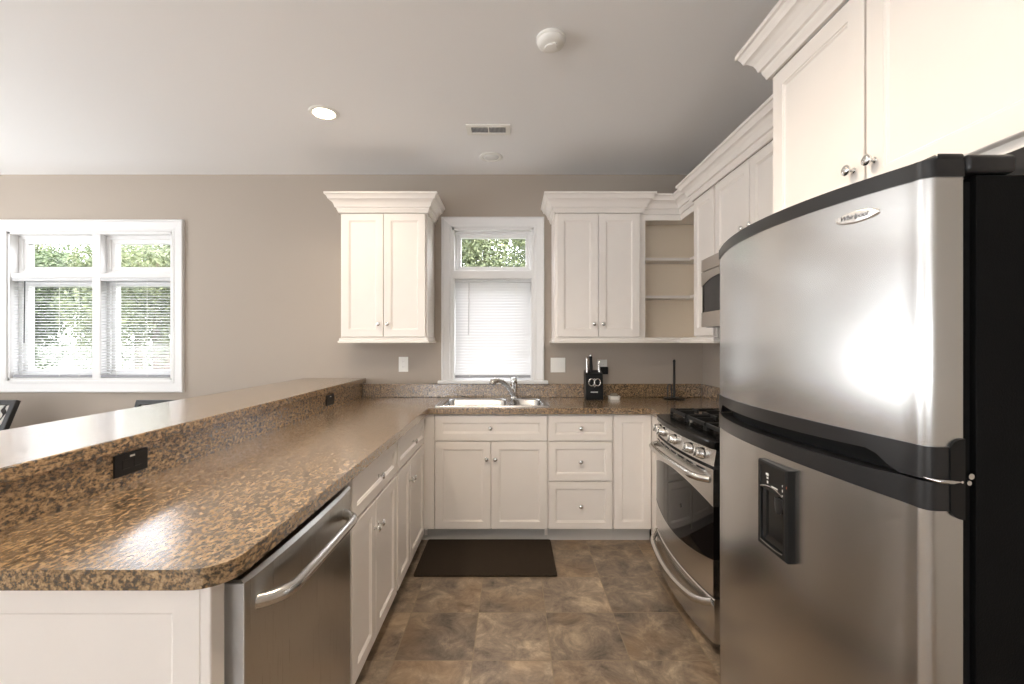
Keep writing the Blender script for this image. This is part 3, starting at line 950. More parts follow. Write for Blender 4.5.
curved(MB(), 2.10, 2.678, K(1.449), K(1.535), mwx, 1.168).build('door_lower_band', M['steel_micro'], mwd, smooth=30)
curved(MB(), 2.10, 2.672, K(1.535), lambda y: arch(y) + 0.001, lambda y: mwx(y) + 0.004, 1.168).build('window', M['oven_glass'], mwd, smooth=30)
curved(MB(), 1.922, 2.095, K(1.449), K(1.774), mwx, 1.168).build('control_panel', M['black_gloss'], mw, smooth=30)
MB().tube([(1.14, 2.13, 1.48), (1.10, 2.13, 1.51), (1.10, 2.13, 1.70), (1.14, 2.13, 1.73)], 0.010, 10).build('handle', M['nickel'], mwd, smooth=50)

# ================================================================== gas range
rg = thing('gas_range', (1.2, 2.3, 0), 'stainless steel gas range with five front knobs', 'stove')
RY0_, RY1_ = 1.92, 2.68
def rgx(y): return 0.868 - 0.034 * (1 - ((y - 2.30) / 0.38) ** 2)
MB().box(0.905, XR - 0.02, RY0_ + 0.004, RY1_ - 0.004, 0.03, 0.893).build('body', M['black_plastic'], rg)
curved(MB(), RY0_, RY1_, K(0.893), K(0.926), rgx, XR - 0.02, 24, 0.006).build('cooktop', M['enamel'], rg, smooth=35)
# control panel, leaning back a little
mb = MB()
rings = []
for i in range(25):
    y = RY0_ + (RY1_ - RY0_) * i / 24
    x = rgx(y)
    rings.append([(0.91, y, 0.822), (x + 0.002, y, 0.822), (x + 0.014, y, 0.892), (0.91, y, 0.892)])
mb.loft(rings)
cp = mb.build('control_panel', M['steel_range'], rg, smooth=30)
for k, dy in enumerate((-0.285, -0.185, 0.0, 0.195, 0.285)):
    y = 2.30 + dy
    base = Vector((rgx(y) + 0.008, y, 0.857))
    nrm = Vector((-1, 0, 0.17)).normalized()
    kb = MB().lathe(base, nrm, [(0.027, -0.002), (0.027, 0.004), (0.0245, 0.007), (0.023, 0.026), (0.020, 0.031), (0.001, 0.032)], 20)
    kb.box(-0.004, 0.004, -0.019, 0.019, -0.0, 0.008, 0.002, xf=Matrix.Translation(base + nrm * 0.032) @ nrm.to_track_quat('Z', 'Y').to_matrix().to_4x4())
    lab(kb.build('knob', M['nickel'], cp, smooth=40), 'round metallic burner knob')
dk = curved(MB(), RY0_ + 0.003, RY1_ - 0.003, K(0.808), K(0.822), lambda y: rgx(y) + 0.012, 0.905).build('vent_gap', M['dark_hole'], rg)
# oven door with lens-shaped window
wtop = lambda y: 0.648 + 0.058 * (1 - ((y - 2.30) / 0.378) ** 2)
wbot = lambda y: 0.418 - 0.040 * (1 - ((y - 2.30) / 0.378) ** 2)
od = curved(MB(), RY0_, RY1_, wtop, K(0.808), rgx, 0.905, 28).build('oven_door', M['steel_range'], rg, smooth=30)
curved(MB(), RY0_, RY1_, K(0.258), wbot, rgx, 0.905, 28).build('lower_band', M['steel_range'], od, smooth=30)
curved(MB(), RY0_, RY1_, wbot, wtop, lambda y: rgx(y) + 0.0015, 0.905, 28).build('oven_window', M['oven_glass'], od, smooth=30)
mb = MB()
for k in range(7):
    y = 2.30 + (k - 3) * 0.095
    curved(mb, y - 0.032, y + 0.032, K(0.789), K(0.797), lambda yy: rgx(yy) - 0.0008, 0.90, 4)
mb.build('vent_slots', M['dark_hole'], od)
mb = MB()
pts = []
for i in range(21):
    a = i / 20
    y = RY0_ + 0.03 + (RY1_ - RY0_ - 0.06) * a
    k = min(1.0, min(a, 1 - a) / 0.10)
    pts.append((rgx(y) + 0.004 - 0.048 * math.sin(k * PI / 2), y, 0.757 + 0.006 * math.sin(a * PI)))
mb.tube(pts, 0.0135, 14, 1.2)
mb.build('handle', M['nickel'], od, smooth=60)
dr = curved(MB(), RY0_, RY1_, K(0.055), K(0.248), rgx, 0.905, 24, 0.004).build('storage_drawer', M['steel_range'], rg, smooth=35)
mb = MB()
pts = []
for i in range(25):
    a = i / 24
    y = RY0_ + 0.012 + (RY1_ - RY0_ - 0.024) * a
    k = min(1.0, min(a, 1 - a) / 0.12)
    pts.append((rgx(y) + 0.004 - 0.040 * math.sin(k * PI / 2), y, 0.232 - 0.052 * math.sin(a * PI) ** 0.6 ))
mb.tube(pts, 0.0135, 14, 1.25)
mb.build('handle', M['nickel'], dr, smooth=60)
for y in (RY0_ + 0.05, RY1_ - 0.05):
    MB().cyl((0.95, y, 0), (0.95, y, 0.032), 0.02, 12).build('foot', M['black_plastic'], rg)
# burners and grates
for bx, by in ((1.03, 2.06), (1.03, 2.54), (1.31, 2.06), (1.31, 2.54), (1.17, 2.30)):
    bn = MB().lathe((bx, by, 0.926), (0, 0, 1), [(0.055, 0), (0.055, 0.003), (0.040, 0.006), (0.038, 0.014)], 20).build('burner', M['nickel'], rg, smooth=40)
    lab(MB().lathe((bx, by, 0.940), (0, 0, 1), [(0.036, 0), (0.037, 0.004), (0.030, 0.008), (0.001, 0.009)], 20).build('burner_cap', M['iron'], bn, smooth=40), 'black iron burner cap')
for y0, y1 in ((1.945, 2.175), (2.185, 2.415), (2.425, 2.655)):
    mb = MB()
    x0, x1, zt, zb, h = 0.945, 1.455, 0.965, 0.946, 0.0065
    for y in (y0 + h, y1 - h): mb.box(x0, x1, y - h, y + h, zb, zt, 0.003)
    for x in (x0 + h, (x0 + x1) / 2, x1 - h): mb.box(x - h, x + h, y0, y1, zb, zt, 0.003)
    ym = (y0 + y1) / 2
    for x in (x0 + 0.13, x1 - 0.13):
        mb.box(x - h * .8, x + h * .8, y0, y0 + 0.085, zb, zt + 0.004, 0.002).box(x - h * .8, x + h * .8, y1 - 0.085, y1, zb, zt + 0.004, 0.002)
        mb.box(x - 0.12, x - 0.035, ym - h * .8, ym + h * .8, zb, zt + 0.004, 0.002).box(x + 0.035, x + 0.12, ym - h * .8, ym + h * .8, zb, zt + 0.004, 0.002)
    for x in (x0 + h, x1 - h):
        for y in (y0 + h, y1 - h): mb.box(x - h, x + h, y - h, y + h, 0.926, zb + 0.002)
    lab(mb.build('grate', M['iron'], rg), 'black cast iron pan grate')

# ================================================================== refrigerator
fg = thing('refrigerator', (1.1, 1.11, 0), 'stainless top-freezer refrigerator with black side and door water dispenser', 'refrigerator')
FY0, FY1, FXB = 0.738, 1.482, 0.748
def fx(y, o=0.0):
    tt = (y - 1.11) / 0.372
    return 0.618 + 0.075 * tt * tt - o
def fpath(o=0.0, inner=FXB):
    """plan outline of the door front, from the near side round to the far side"""
    pts = [(inner, FY0 - o), (0.722, FY0 - o)]
    r = 0.022
    n = 6
    xe = fx(FY0 + r) - o
    for i in range(n + 1):
        a = i / n * PI / 2
        pts.append((xe + r - r * math.sin(a) + 0.0, FY0 - o + r - r * math.cos(a)))
    m = 40
    for i in range(1, m):
        y = FY0 + r + (FY1 - FY0 - 2 * r) * i / m
        pts.append((fx(y) - o, y))
    for i in range(n + 1):
        a = (1 - i / n) * PI / 2
        pts.append((xe + r - r * math.sin(a), FY1 + o - r + r * math.cos(a)))
    pts += [(0.722, FY1 + o), (inner, FY1 + o)]
    return pts
def door_solid(mb, o, zlo, zhi, inner=FXB, thick=None):
    P = fpath(o, inner)
    rings = []
    for x, y in P:
        a, b_ = zlo(y), zhi(y)
        xi = inner if thick is None else min(inner, x + thick)
        yi = min(max(y, FY0 + 0.012), FY1 - 0.012)
        rings.append([(xi + 0.0005, yi, a), (x, y, a), (x, y, b_), (xi + 0.0005, yi, b_)])
    return mb.loft(rings)
T = lambda y: max(-1, min(1, (y - 1.11) / 0.372))
bump_ = lambda y: max(0.0, 1 - T(y) ** 2)
def smooth01(x):
    x = max(0, min(1, x))
    return x * x * (3 - 2 * x)
pocket = lambda y: smooth01((0.90 - abs(T(y))) / 0.14)
zU = lambda y: 1.186 + 0.010 * bump_(y)                # stainless / trim seam of the freezer door
zUb = lambda y: 1.1325 + 0.031 * pocket(y)             # bottom edge of freezer trim
zLt = lambda y: 1.1275 + 0.008 * bump_(y) - 0.004 * pocket(y)
zL = lambda y: 1.080 + 0.016 * bump_(y)
MB().box(0.772, 1.44, FY0 + 0.002, FY1 - 0.002, 0.03, 1.640, 0.006, 2).build('body', M['black_tex'], fg, smooth=40)
MB().box(0.7485, 0.7715, FY0 + 0.012, FY1 - 0.012, 0.10, 1.63).build('door_gasket', M['rubber'], fg)
fz = door_solid(MB(), 0.0, zU, K(1.634)).build('freezer_door', M['steel_v'], fg, smooth=32)
lab(door_solid(MB(), 0.0025, K(1.634), K(1.663)).build('door_cap', M['grey_plastic'], fz, smooth=40), 'black plastic cap strip')
lab(door_solid(MB(), 0.002, zUb, zU).build('handle_trim', M['grey_plastic'], fz, smooth=40), 'charcoal pull handle strip')
fd = door_solid(MB(), 0.0, K(0.075), zL).build('fridge_door', M['steel_v'], fg, smooth=32)
lab(door_solid(MB(), 0.002, zL, zLt).build('handle_trim', M['grey_plastic'], fd, smooth=40), 'charcoal pull handle strip')
P = [(x + 0.035, min(max(y, FY0 + 0.03), FY1 - 0.03)) for x, y in fpath()]
mb = MB()
rings = [[(x, y, 1.10), (min(x, 0.745), y, 1.18), (0.7475, y, 1.18), (0.7475, y, 1.10)] for x, y in P[2:-2] if x < 0.74]
mb.loft(rings)
mb.build('handle_recess', M['rubber'], fg)
# hinge covers and hinge
MB().box(0.752, 0.836, FY0 - 0.004, FY0 + 0.075, 1.6405, 1.672, 0.008, 3).build('hinge_cover', M['grey_plastic'], fg, smooth=40)
MB().box(0.705, 0.7515, FY0 - 0.001, FY0 + 0.07, 1.6632, 1.674, 0.005, 2).build('hinge_cover', M['grey_plastic'], fg, smooth=40)
mb = MB()
pl = [(0.7475, 1.200)] + [(0.7475 - 0.024 * math.sin(a), 1.182 + 0.018 * math.cos(a)) for a in [i * PI / 16 for i in range(1, 9)]] + [(0.7475 - 0.024 * math.sin(a), 1.084 + 0.018 * math.cos(a)) for a in [PI / 2 + i * PI / 16 for i in range(0, 8)]] + [(0.7475, 1.066)]
mb.prism(pl, FY0 - 0.0045, FY0 - 0.0005, lambda a, b_, c: (a, c, b_))
mb.build('hinge_plate', M['black_plastic'], fg)
mb = MB()
mb.tube([(0.688, FY0 + 0.006, 1.134), (0.702, FY0 - 0.006, 1.131), (0.722, FY0 - 0.008, 1.130), (0.736, FY0 - 0.007, 1.1295)], [0.0015, 0.0035, 0.004, 0.0015], 8)
mb.cyl((0.7395, FY0 - 0.004, 1.1295), (0.7395, FY0 - 0.0075, 1.1295), 0.0022, 8)
mb.cyl((0.7645, FY0 + 0.011, 1.136), (0.7645, FY0 + 0.002, 1.136), 0.005, 10).cyl((0.761, FY0 + 0.011, 1.125), (0.761, FY0 + 0.002, 1.125), 0.004, 10)
lab(mb.build('hinge_pin', M['chrome'], fg, smooth=50), 'small bright metal hinge')
# badge
BY, BZ = 0.846, 1.598
bx = fx(BY)
sl = Vector((2 * 0.075 * ((BY - 1.11) / 0.372) / 0.372, 1, 0)).normalized()      # tangent along the door
nr = Vector((-sl.y, sl.x, 0))
mb = MB()
rings = []
for sc_, d in ((1.0, -0.002), (1.0, 0.002), (0.93, 0.0035), (0.80, 0.0042)):
    rings.append([Vector((bx, BY, BZ)) + nr * d + sl * (0.041 * sc_ * math.cos(a)) + Vector((0, 0, 0.0115 * sc_ * math.sin(a))) for a in [2 * PI * i / 36 for i in range(36)]])
mb.loft(rings)
bdg = lab(mb.build('badge', M['badge'], fz, smooth=40), 'silver oval maker badge')
def text_mesh(txt, size, origin, ux, uy, nn, name, mat, parent, shear=0.0, depth=0.0004):
    cu = D.curves.new('lettering', 'FONT')
    cu.body = txt
    cu.size = size
    cu.shear = shear
    cu.align_x = 'CENTER'
    cu.align_y = 'CENTER'
    cu.extrude = depth
    o = D.objects.new('lettering_source', cu)
    COL.objects.link(o)
    dg = bpy.context.evaluated_depsgraph_get()
    me = o.evaluated_get(dg).to_mesh()
    mb = MB()
    mb.add([Vector(origin) + Vector(ux) * v.co.x + Vector(uy) * v.co.y + Vector(nn) * v.co.z for v in me.vertices], [list(p.vertices) for p in me.polygons])
    o.evaluated_get(dg).to_mesh_clear()
    D.objects.remove(o, do_unlink=True)
    D.curves.remove(cu)
    return mb.build(name, mat, parent)
text_mesh('Whirlpool', 0.0125, Vector((bx, BY, BZ + 0.001)) + nr * 0.0044 - sl * -0.004, -sl, (0, 0, 1), nr, 'badge_lettering', M['lettering'], bdg, 0.35)
# water dispenser
WY0, WY1, WZ0, WZ1 = 0.984, 1.098, 0.868, 1.074
xin = 0.640
xo = 0.606
mb = MB()
# plate: frame with a curved-topped opening, recess behind
def dring(k, x, top=0.0):
    return [(x, WY0 + k, WZ0 + k), (x, WY1 - k, WZ0 + k), (x, WY1 - k, WZ1 - k), (x, WY0 + k, WZ1 - k)]
mb.loft([dring(0, xin), dring(0, xo + 0.004), dring(0.003, xo), dring(0.012, xo), dring(0.013, xo + 0.002)], cap1=False)
# display band across the top, recess below it
za = 1.008
mb.add([(xo + 0.002, WY0 + 0.013, za), (xo + 0.002, WY1 - 0.013, za), (xo + 0.002, WY1 - 0.013, WZ1 - 0.013), (xo + 0.002, WY0 + 0.013, WZ1 - 0.013)], [[0, 1, 2, 3]])
wdisp = lab(mb.build('water_dispenser', M['black_plastic'], fd), 'black water dispenser plate')
mb = MB()
rings = []
n = 12
fronts, backs = [], []
ybs = [WY0 + 0.013 + (WY1 - WY0 - 0.026) * i / n for i in range(n + 1)]
ct = lambda y: za + 0.012 * (1 - ((y - (WY0 + WY1) / 2) / 0.051) ** 2) - 0.004
outl = [(y, WZ0 + 0.016 - 0.0 * y) for y in ybs] + [(y, ct(y)) for y in ybs[::-1]]
mb.loft([[(xo + 0.0012, y, z) for y, z in outl], [(xo + 0.006, y, z) for y, z in outl], [(xo + 0.0105, WY0 + (WY1 - WY0) / 2 + (y - (WY0 + WY1) / 2) * 0.86, WZ0 + 0.03 + (z - WZ0 - 0.016) * 0.86) for y, z in outl]], cap0=False)
mb.build('dispenser_recess', M['black_gloss'], wdisp, recalc=False)
mb = MB()
for dz, k in ((0.0, 0), ):
    pts = [(xo - 0.0002, y, ct(y) + 0.004) for y in ybs]
    lab(mb.tube(pts, 0.0011, 6).build('dispenser_edge_line', M['nickel'], wdisp), 'thin silver arched line')
    lab(MB().tube([(xo - 0.0002, y, WZ0 + 0.015 + 0.004 * (1 - ((y - (WY0 + WY1) / 2) / 0.051) ** 2) * -1) for y in ybs], 0.0011, 6).build('dispenser_edge_line', M['nickel'], wdisp), 'thin silver lower line')

mb = MB()
for y, z, a, b_ in ((1.058, 1.045, .004, .003), (1.058, 1.037, .003, .002), (1.063, 1.045, .002, .002), (1.058, 1.027, .0025, .003), (0.998, 1.036, .003, .002), (0.998, 1.025, .003, .003), (0.998, 1.014, .004, .0012), (1.030, 1.022, .012, .0012), (1.058, 1.018, .002, .001)):
    mb.box(xo + 0.0012, xo + 0.0022, y - a, y + a, z - b_, z + b_)
lab(mb.build('control_symbols', M['mark'], wdisp), 'pale printed control symbols')
MB().box(xo + 0.0012, xo + 0.0022, 0.985, 0.989, 1.034, 1.039).build('indicator', M['red_mark'], wdisp)
mb = MB()
rings = [[(xo + 0.006 - 0.004 * (1 - abs(k)), 1.020 + 0.017 * math.cos(a) * (1 - 0.12 * abs(k)), 0.994 + k * 0.022 + 0.0 * math.sin(a)) if False else (xo + 0.006 + 0.0045 * math.sin(a), 1.022 + 0.014 * math.cos(a) * w_, 1.000 - 0.034 * q) for a in [2 * PI * i / 16 for i in range(16)]] for q, w_, k in ((0, 1, 0), (0.5, 1, 0), (0.8, 0.85, 0), (1.0, 0.45, 0))]
mb.loft(rings)
lab(mb.build('dispenser_paddle', M['grey_plastic'], wdisp, smooth=50), 'grey tongue-shaped paddle')
for x_, y_ in ((0.80, FY0 + 0.06), (0.80, FY1 - 0.06), (1.38, FY0 + 0.06), (1.38, FY1 - 0.06)):
    MB().cyl((x_, y_, 0), (x_, y_, 0.035), 0.02, 12).build('foot', M['black_plastic'], fg)
MB().box(0.756, 0.772, FY0 + 0.01, FY1 - 0.01, 0.012, 0.07).build('kick_grille', M['black_plastic'], fg)

# ================================================================== wall plates
def plate(f, u, v, wd_, ht, label, style, dark=False):
    c = f(u, v, 0)
    t_ = thing('wall_switch' if style == 'rocker' else 'power_outlet', c, label, 'light switch' if style == 'rocker' else 'outlet')
    mp_ = M['black_plastic'] if dark else M['white_plastic']
    def bx_(mb, u0, u1, v0, v1, w0, w1):
        ring = lambda w, k: [f(u0 + k, v0 + k, w), f(u1 - k, v0 + k, w), f(u1 - k, v1 - k, w), f(u0 + k, v1 - k, w)]
        return mb.loft([ring(w0, 0), ring(w1 - 0.001, 0), ring(w1, 0.001)])
    bx_(MB(), u - wd_ / 2, u + wd_ / 2, v - ht / 2, v + ht / 2, 0.0005, 0.006).build('cover_plate', mp_, t_)
    if style == 'rocker':
        for s_ in (-1, 1):
            bx_(MB(), u + s_ * wd_ * 0.22 - 0.016, u + s_ * wd_ * 0.22 + 0.016, v - 0.033, v + 0.033, 0.006, 0.0085).build('rocker', mp_, t_)
    else:
        horiz = wd_ > ht
        for s_ in (-1, 1):
            uu, vv = (u + s_ * 0.021, v) if horiz else (u, v + s_ * 0.021)
            so = bx_(MB(), uu - 0.014, uu + 0.014, vv - 0.014, vv + 0.014, 0.006, 0.0075).build('socket', mp_, t_)
            mb = MB()
            if horiz:
                for e in (-0.005, 0.005): bx_(mb, uu - 0.005, uu + 0.004, vv + e - 0.001, vv + e + 0.001, 0.0072, 0.0080)
            else:
                for e in (-0.005, 0.005): bx_(mb, uu + e - 0.001, uu + e + 0.001, vv - 0.004, vv + 0.005, 0.0072, 0.0080)
            mb.build('slots', M['dark_hole'], so)
    return t_, bx_
fw = F_back(YF)
plate(fw, -0.875, 1.180, 0.075, 0.12, 'white outlet on the wall under the left wall cabinet', 'outlet')
plate(fw, 0.371, 1.174, 0.118, 0.118, 'white double rocker switch right of the sink window', 'rocker')
plate(fw, 0.728, 1.158, 0.075, 0.12, 'white outlet partly hidden behind the knife block', 'outlet')
ad = thing('plug_adapter', (0.733, YF - 0.02, 1.135), 'dark plug-in adapter in the outlet behind the knife block', 'plug')
MB().box(0.702, 0.766, YF - 0.047, YF - 0.0085, 1.102, 1.162, 0.005, 2).build('adapter_body', M['black_plastic'], ad)
fs = F_pen(XB - 0.006)
o1, bxx = plate(fs, 1.402, 0.981, 0.122, 0.068, 'black outlet in the bar splash, nearest the camera', 'outlet', True)
bxx(MB(), 1.394, 1.412, 1.0, 1.006, 0.0062, 0.0078).build('test_button', M['white_plastic'], o1)
o2, bxx = plate(fs, 2.935, 0.978, 0.122, 0.068, 'black outlet in the bar splash near the back wall', 'outlet', True)
bxx(MB(), 2.927, 2.945, 0.997, 1.003, 0.0062, 0.0078).build('test_button', M['white_plastic'], o2)

# ================================================================== things on the counter
KX, KY = 0.632, 3.455
kb = thing('knife_block', (KX, KY, ZT), 'black knife block beside the light switch', 'knife block')
mb = MB()
hw = 0.066
side = [(-0.05, 0), (0.05, 0), (0.052, 0.01), (0.058, 0.205), (0.05, 0.222), (-0.032, 0.200), (-0.05, 0.012)]
mb.prism(side, -hw, hw, lambda a, b_, c: (KX + c, KY + a, ZT + 0.0006 + b_))
kbody = mb.build('block_body', M['black_plastic'], kb)
yfront = lambda z: KY - 0.05 + 0.018 * (z - 0.012) / 0.188 - 0.0005
mb = MB()
for k in range(7):
    mb.box(KX - 0.028 + k * 0.008, KX - 0.022 + k * 0.008, yfront(0.06) - 0.0012, yfront(0.06) + 0.001, ZT + 0.056, ZT + 0.064)
lab(mb.build('label_mark', M['mark'], kbody), 'small pale maker mark')
lean = Vector((0, 0.10, 1)).normalized()
def knife(dx, dy, z0, ln, label, hm, r=0.011):
    b0 = Vector((KX + dx, KY + dy, ZT + z0))
    t_ = thing('kitchen_knife', b0, label, 'knife', 'knives in the black block')
    mb = MB()
    mb.tube([b0 - lean * 0.10, b0 - lean * 0.06, b0 + lean * 0.004], [0.002, 0.006, 0.006], 8, 0.4)
    mb.build('blade', M['nickel'], t_, smooth=50)
    mb = MB()
    mb.tube([b0 + lean * 0.002, b0 + lean * (0.3 * ln), b0 + lean * (0.75 * ln), b0 + lean * ln], [r * 0.9, r, r * 0.85, r], 10)
    mb.build('handle', hm, t_, smooth=50)
    MB().tube([b0 + lean * (ln * 0.998), b0 + lean * (ln + 0.010), b0 + lean * (ln + 0.014)], [r * 1.05, r * 1.0, r * 0.5], 10).build('end_cap', M['nickel'], t_, smooth=50)
knife(-0.050, -0.012, 0.205, 0.108, 'silver-handled kitchen knife, leftmost in the block', M['nickel'])
knife(-0.016, 0.010, 0.208, 0.125, 'tallest dark-handled kitchen knife in the block', M['black_plastic'], 0.013)
knife(0.046, 0.000, 0.206, 0.085, 'slim light-handled kitchen knife at the right edge of the block', M['nickel'], 0.009)
sci = thing('kitchen_scissors', (KX, yfront(0.14), ZT + 0.1), 'silver-ringed scissors slotted in the front of the knife block', 'scissors', None)
for s_, nm in ((-1, 'handle_ring'), (1, 'handle_ring')):
    mb = MB()
    cx = KX + s_ * 0.023
    pts = [(cx + 0.022 * math.cos(a), yfront(0.135) - 0.012, ZT + 0.135 + 0.027 * math.sin(a)) for a in [2 * PI * i / 24 for i in range(25)]]
    mb.tube(pts, 0.0045, 8)
    mb.build('handle_ring', M['nickel'], sci, smooth=60)
MB().box(KX - 0.008, KX + 0.008, yfront(0.1) - 0.012, yfront(0.1) + 0.006, ZT + 0.098, ZT + 0.165, 0.003).build('blades', M['nickel'], sci)

sd = thing('soap_dish', (0.793, 3.46, ZT), 'small white dish with a sponge beside the knife block', 'dish')
mb = MB()
mb.loft([rrect(0.755, 0.832, 3.425, 3.495, 0.012, ZT + 0.0005), rrect(0.750, 0.837, 3.42, 3.50, 0.014, ZT + 0.026), rrect(0.755, 0.832, 3.425, 3.495, 0.012, ZT + 0.026), rrect(0.76, 0.827, 3.43, 3.49, 0.012, ZT + 0.012)])
mb.build('dish_body', M['white_plastic'], sd, smooth=40)
sg = thing('sponge', (0.793, 3.46, ZT + 0.012), 'grey sponge lying in the small white dish', 'sponge')
MB().loft([rrect(0.766, 0.821, 3.436, 3.484, 0.012, ZT + 0.0125), rrect(0.766, 0.821, 3.436, 3.484, 0.012, ZT + 0.038), rrect(0.776, 0.811, 3.444, 3.476, 0.012, ZT + 0.046)]).build('sponge_block', simple('grey_sponge', srgb(140, 134, 122), 0.9, bump=0.4, bscale=250), sg, smooth=40)
TX, TY = 1.262, 3.462
ph = thing('paper_towel_holder', (TX, TY, ZT), 'black iron paper towel holder in the counter corner', 'paper towel holder')
MB().lathe((TX, TY, ZT), (0, 0, 1), [(0.080, 0.0005), (0.082, 0.006), (0.078, 0.010), (0.02, 0.013), (0.001, 0.013)], 28).build('base', M['leg_black'], ph, smooth=40)
MB().lathe((TX, TY, ZT + 0.012), (0, 0, 1), [(0.011, 0), (0.009, 0.01), (0.009, 0.275), (0.011, 0.28), (0.009, 0.292), (0.001, 0.298)], 14).build('rod', M['leg_black'], ph, smooth=40)
MB().tube([(TX - 0.058, TY - 0.02, ZT + 0.010), (TX - 0.058, TY - 0.02, ZT + 0.105), (TX - 0.050, TY - 0.02, ZT + 0.117), (TX - 0.036, TY - 0.02, ZT + 0.117), (TX - 0.028, TY - 0.02, ZT + 0.105), (TX - 0.028, TY - 0.02, ZT + 0.010)], 0.005, 8).build('tension_arm', M['leg_black'], ph, smooth=50)

# ================================================================== rug
rgz = MB()
rp = rrect(-0.572, 0.262, 2.575, 3.045, 0.012, 0.0005)
rgz.loft([rp, [(x, y, 0.010) for x, y, z in rp], [(x * 0.985 - 0.002, 2.81 + (y - 2.81) * 0.975, 0.0125) for x, y, z in rp]])
tag(rgz.build('floor_mat', M['rug']), 'dark brown rectangular mat on the floor before the sink', 'mat')

# ================================================================== ceiling fittings
def can(x, y, lit, label, power=0):
    t_ = thing('recessed_ceiling_light', (x, y, ZC), label, 'ceiling light')
    MB().lathe((x, y, ZC - 0.0005), (0, 0, -1), [(0.085, 0), (0.083, 0.004), (0.064, 0.007), (0.060, 0.003), (0.058, 0.0)], 32).build('trim_ring', M['white_plastic'], t_, smooth=40)
    MB().lathe((x, y, ZC - 0.001), (0, 0, -1), [(0.056, 0.0), (0.053, 0.005), (0.04, 0.009), (0.001, 0.011)], 28).build('bulb', M['bulb'] if lit else M['bulb_off'], t_, smooth=50)
    if power:
        l = lamp('can_light', 'SPOT', (x, y, ZC - 0.03), (0, 0, -1), power, (1.0, 0.85, 0.68), spot_size=math.radians(150), spot_blend=0.7, shadow_soft_size=0.05)
    return t_
can(-1.107, 2.62, True, 'lit recessed downlight over the bar', 20)
can(-0.153, 3.247, False, 'unlit recessed downlight over the sink')
can(-0.153, 1.2, True, 'lit recessed downlight above the kitchen aisle, out of frame', 62)
can(-1.107, 0.75, True, 'lit recessed downlight over the near end of the bar, out of frame', 30)
vt = thing('ceiling_vent', (-0.149, 2.822, ZC), 'white rectangular air vent in the ceiling', 'vent')
mb = MB()
vx0, vx1, vy0, vy1 = -0.287, -0.011, 2.755, 2.890
for a in ((vx0, vx1, vy0, vy0 + 0.028), (vx0, vx1, vy1 - 0.028, vy1), (vx0, vx0 + 0.03, vy0 + 0.028, vy1 - 0.028), (vx1 - 0.03, vx1, vy0 + 0.028, vy1 - 0.028), (-0.153, -0.145, vy0 + 0.028, vy1 - 0.028)):
    mb.box(*a, ZC - 0.008, ZC - 0.0005)
mb.build('frame', M['white_plastic'], vt)
MB().box(vx0 + 0.03, vx1 - 0.03, vy0 + 0.028, vy1 - 0.028, ZC - 0.0016, ZC - 0.0006).build('duct_opening', M['duct'], vt)
mb = MB()
for i in range(26):
    x = vx0 + 0.034 + i * 0.0082
    mb.add([(x, vy0 + 0.026, ZC - 0.002), (x, vy1 - 0.026, ZC - 0.002), (x + 0.004, vy1 - 0.026, ZC - 0.006), (x + 0.004, vy0 + 0.026, ZC - 0.006)], [[0, 1, 2, 3]])
mb.build('louvres', M['blind_rail'], vt, recalc=False)
sm = thing('smoke_detector', (0.173, 1.976, ZC), 'round white smoke detector on the ceiling', 'smoke detector')
MB().lathe((0.173, 1.976, ZC - 0.0005), (0, 0, -1), [(0.064, 0), (0.064, 0.010), (0.060, 0.012), (0.060, 0.016), (0.063, 0.018), (0.058, 0.030), (0.045, 0.038), (0.028, 0.041), (0.026, 0.046), (0.001, 0.047)], 36).build('housing', M['white_plastic'], sm, smooth=40)
MB().lathe((0.185, 1.955, ZC - 0.040), (0, 0, -1), [(0.012, 0), (0.012, 0.006), (0.001, 0.007)], 16).build('test_button', M['white_plastic'], sm, smooth=40)

# ================================================================== chairs behind the bar
def chair(xc, label):
    y_seat0, y_seat1 = 2.62, 3.08
    t_ = thing('dining_chair', (xc, 2.85, 0), label, 'chair')
    hw = 0.255
    MB().box(xc - hw + 0.01, xc + hw - 0.01, y_seat0, y_seat1 + 0.02, 0.415, 0.475, 0.015, 2).build('seat', M['swirl'], t_, smooth=50)
    lean_ = Vector((0, 0.40, 1)).normalized()
    def bp(x, s_, w):               # s along the reclined back, w toward the sitter
        p = Vector((x, 3.105, 0.46)) + lean_ * s_ + Vector((0, -1, 0.40)).normalized() * w
        return p
    L_ = 0.50
    mb = MB()
    def rg_(k, w): return [bp(xc - hw + k, 0.02 + k, w), bp(xc + hw - k, 0.02 + k, w), bp(xc + hw - k, L_ - k, w), bp(xc - hw + k, L_ - k, w)]
    mb.loft([rg_(0, 0), rg_(0, 0.030), rg_(0.004, 0.034), rg_(0.034, 0.034), rg_(0.036, 0.028), rg_(0.036, 0.004), rg_(0.036, 0.0), rg_(0, 0)], cap0=False, cap1=False)
    bf = mb.build('back_frame', M['leg_black'], t_)
    mb = MB()
    mb.loft([rg_(0.036, 0.002), rg_(0.036, 0.022), rg_(0.05, 0.030)])
    lab(mb.build('back_panel', M['swirl'], bf), 'white panel with black swirls')
    for sx in (-1, 1):
        x = xc + sx * (hw - 0.03)
        MB().box(x - 0.019, x + 0.019, y_seat0 + 0.01, y_seat0 + 0.048, 0, 0.42, 0.003).build('leg', M['leg_black'], t_)
        MB().tube([(x, 3.20, 0.0), (x, 3.13, 0.25), (x, 3.11, 0.47), tuple(bp(x, 0.08, -0.015))], [0.018, 0.022, 0.022, 0.018], 4).build('leg', M['leg_black'], t_)
    MB().box(xc - hw + 0.03, xc + hw - 0.03, y_seat0 + 0.015, y_seat1 + 0.04, 0.36, 0.416).build('apron', M['leg_black'], t_)
    return t_
chair(-3.885, 'black-framed chair with swirl-pattern back at the left edge of the frame')
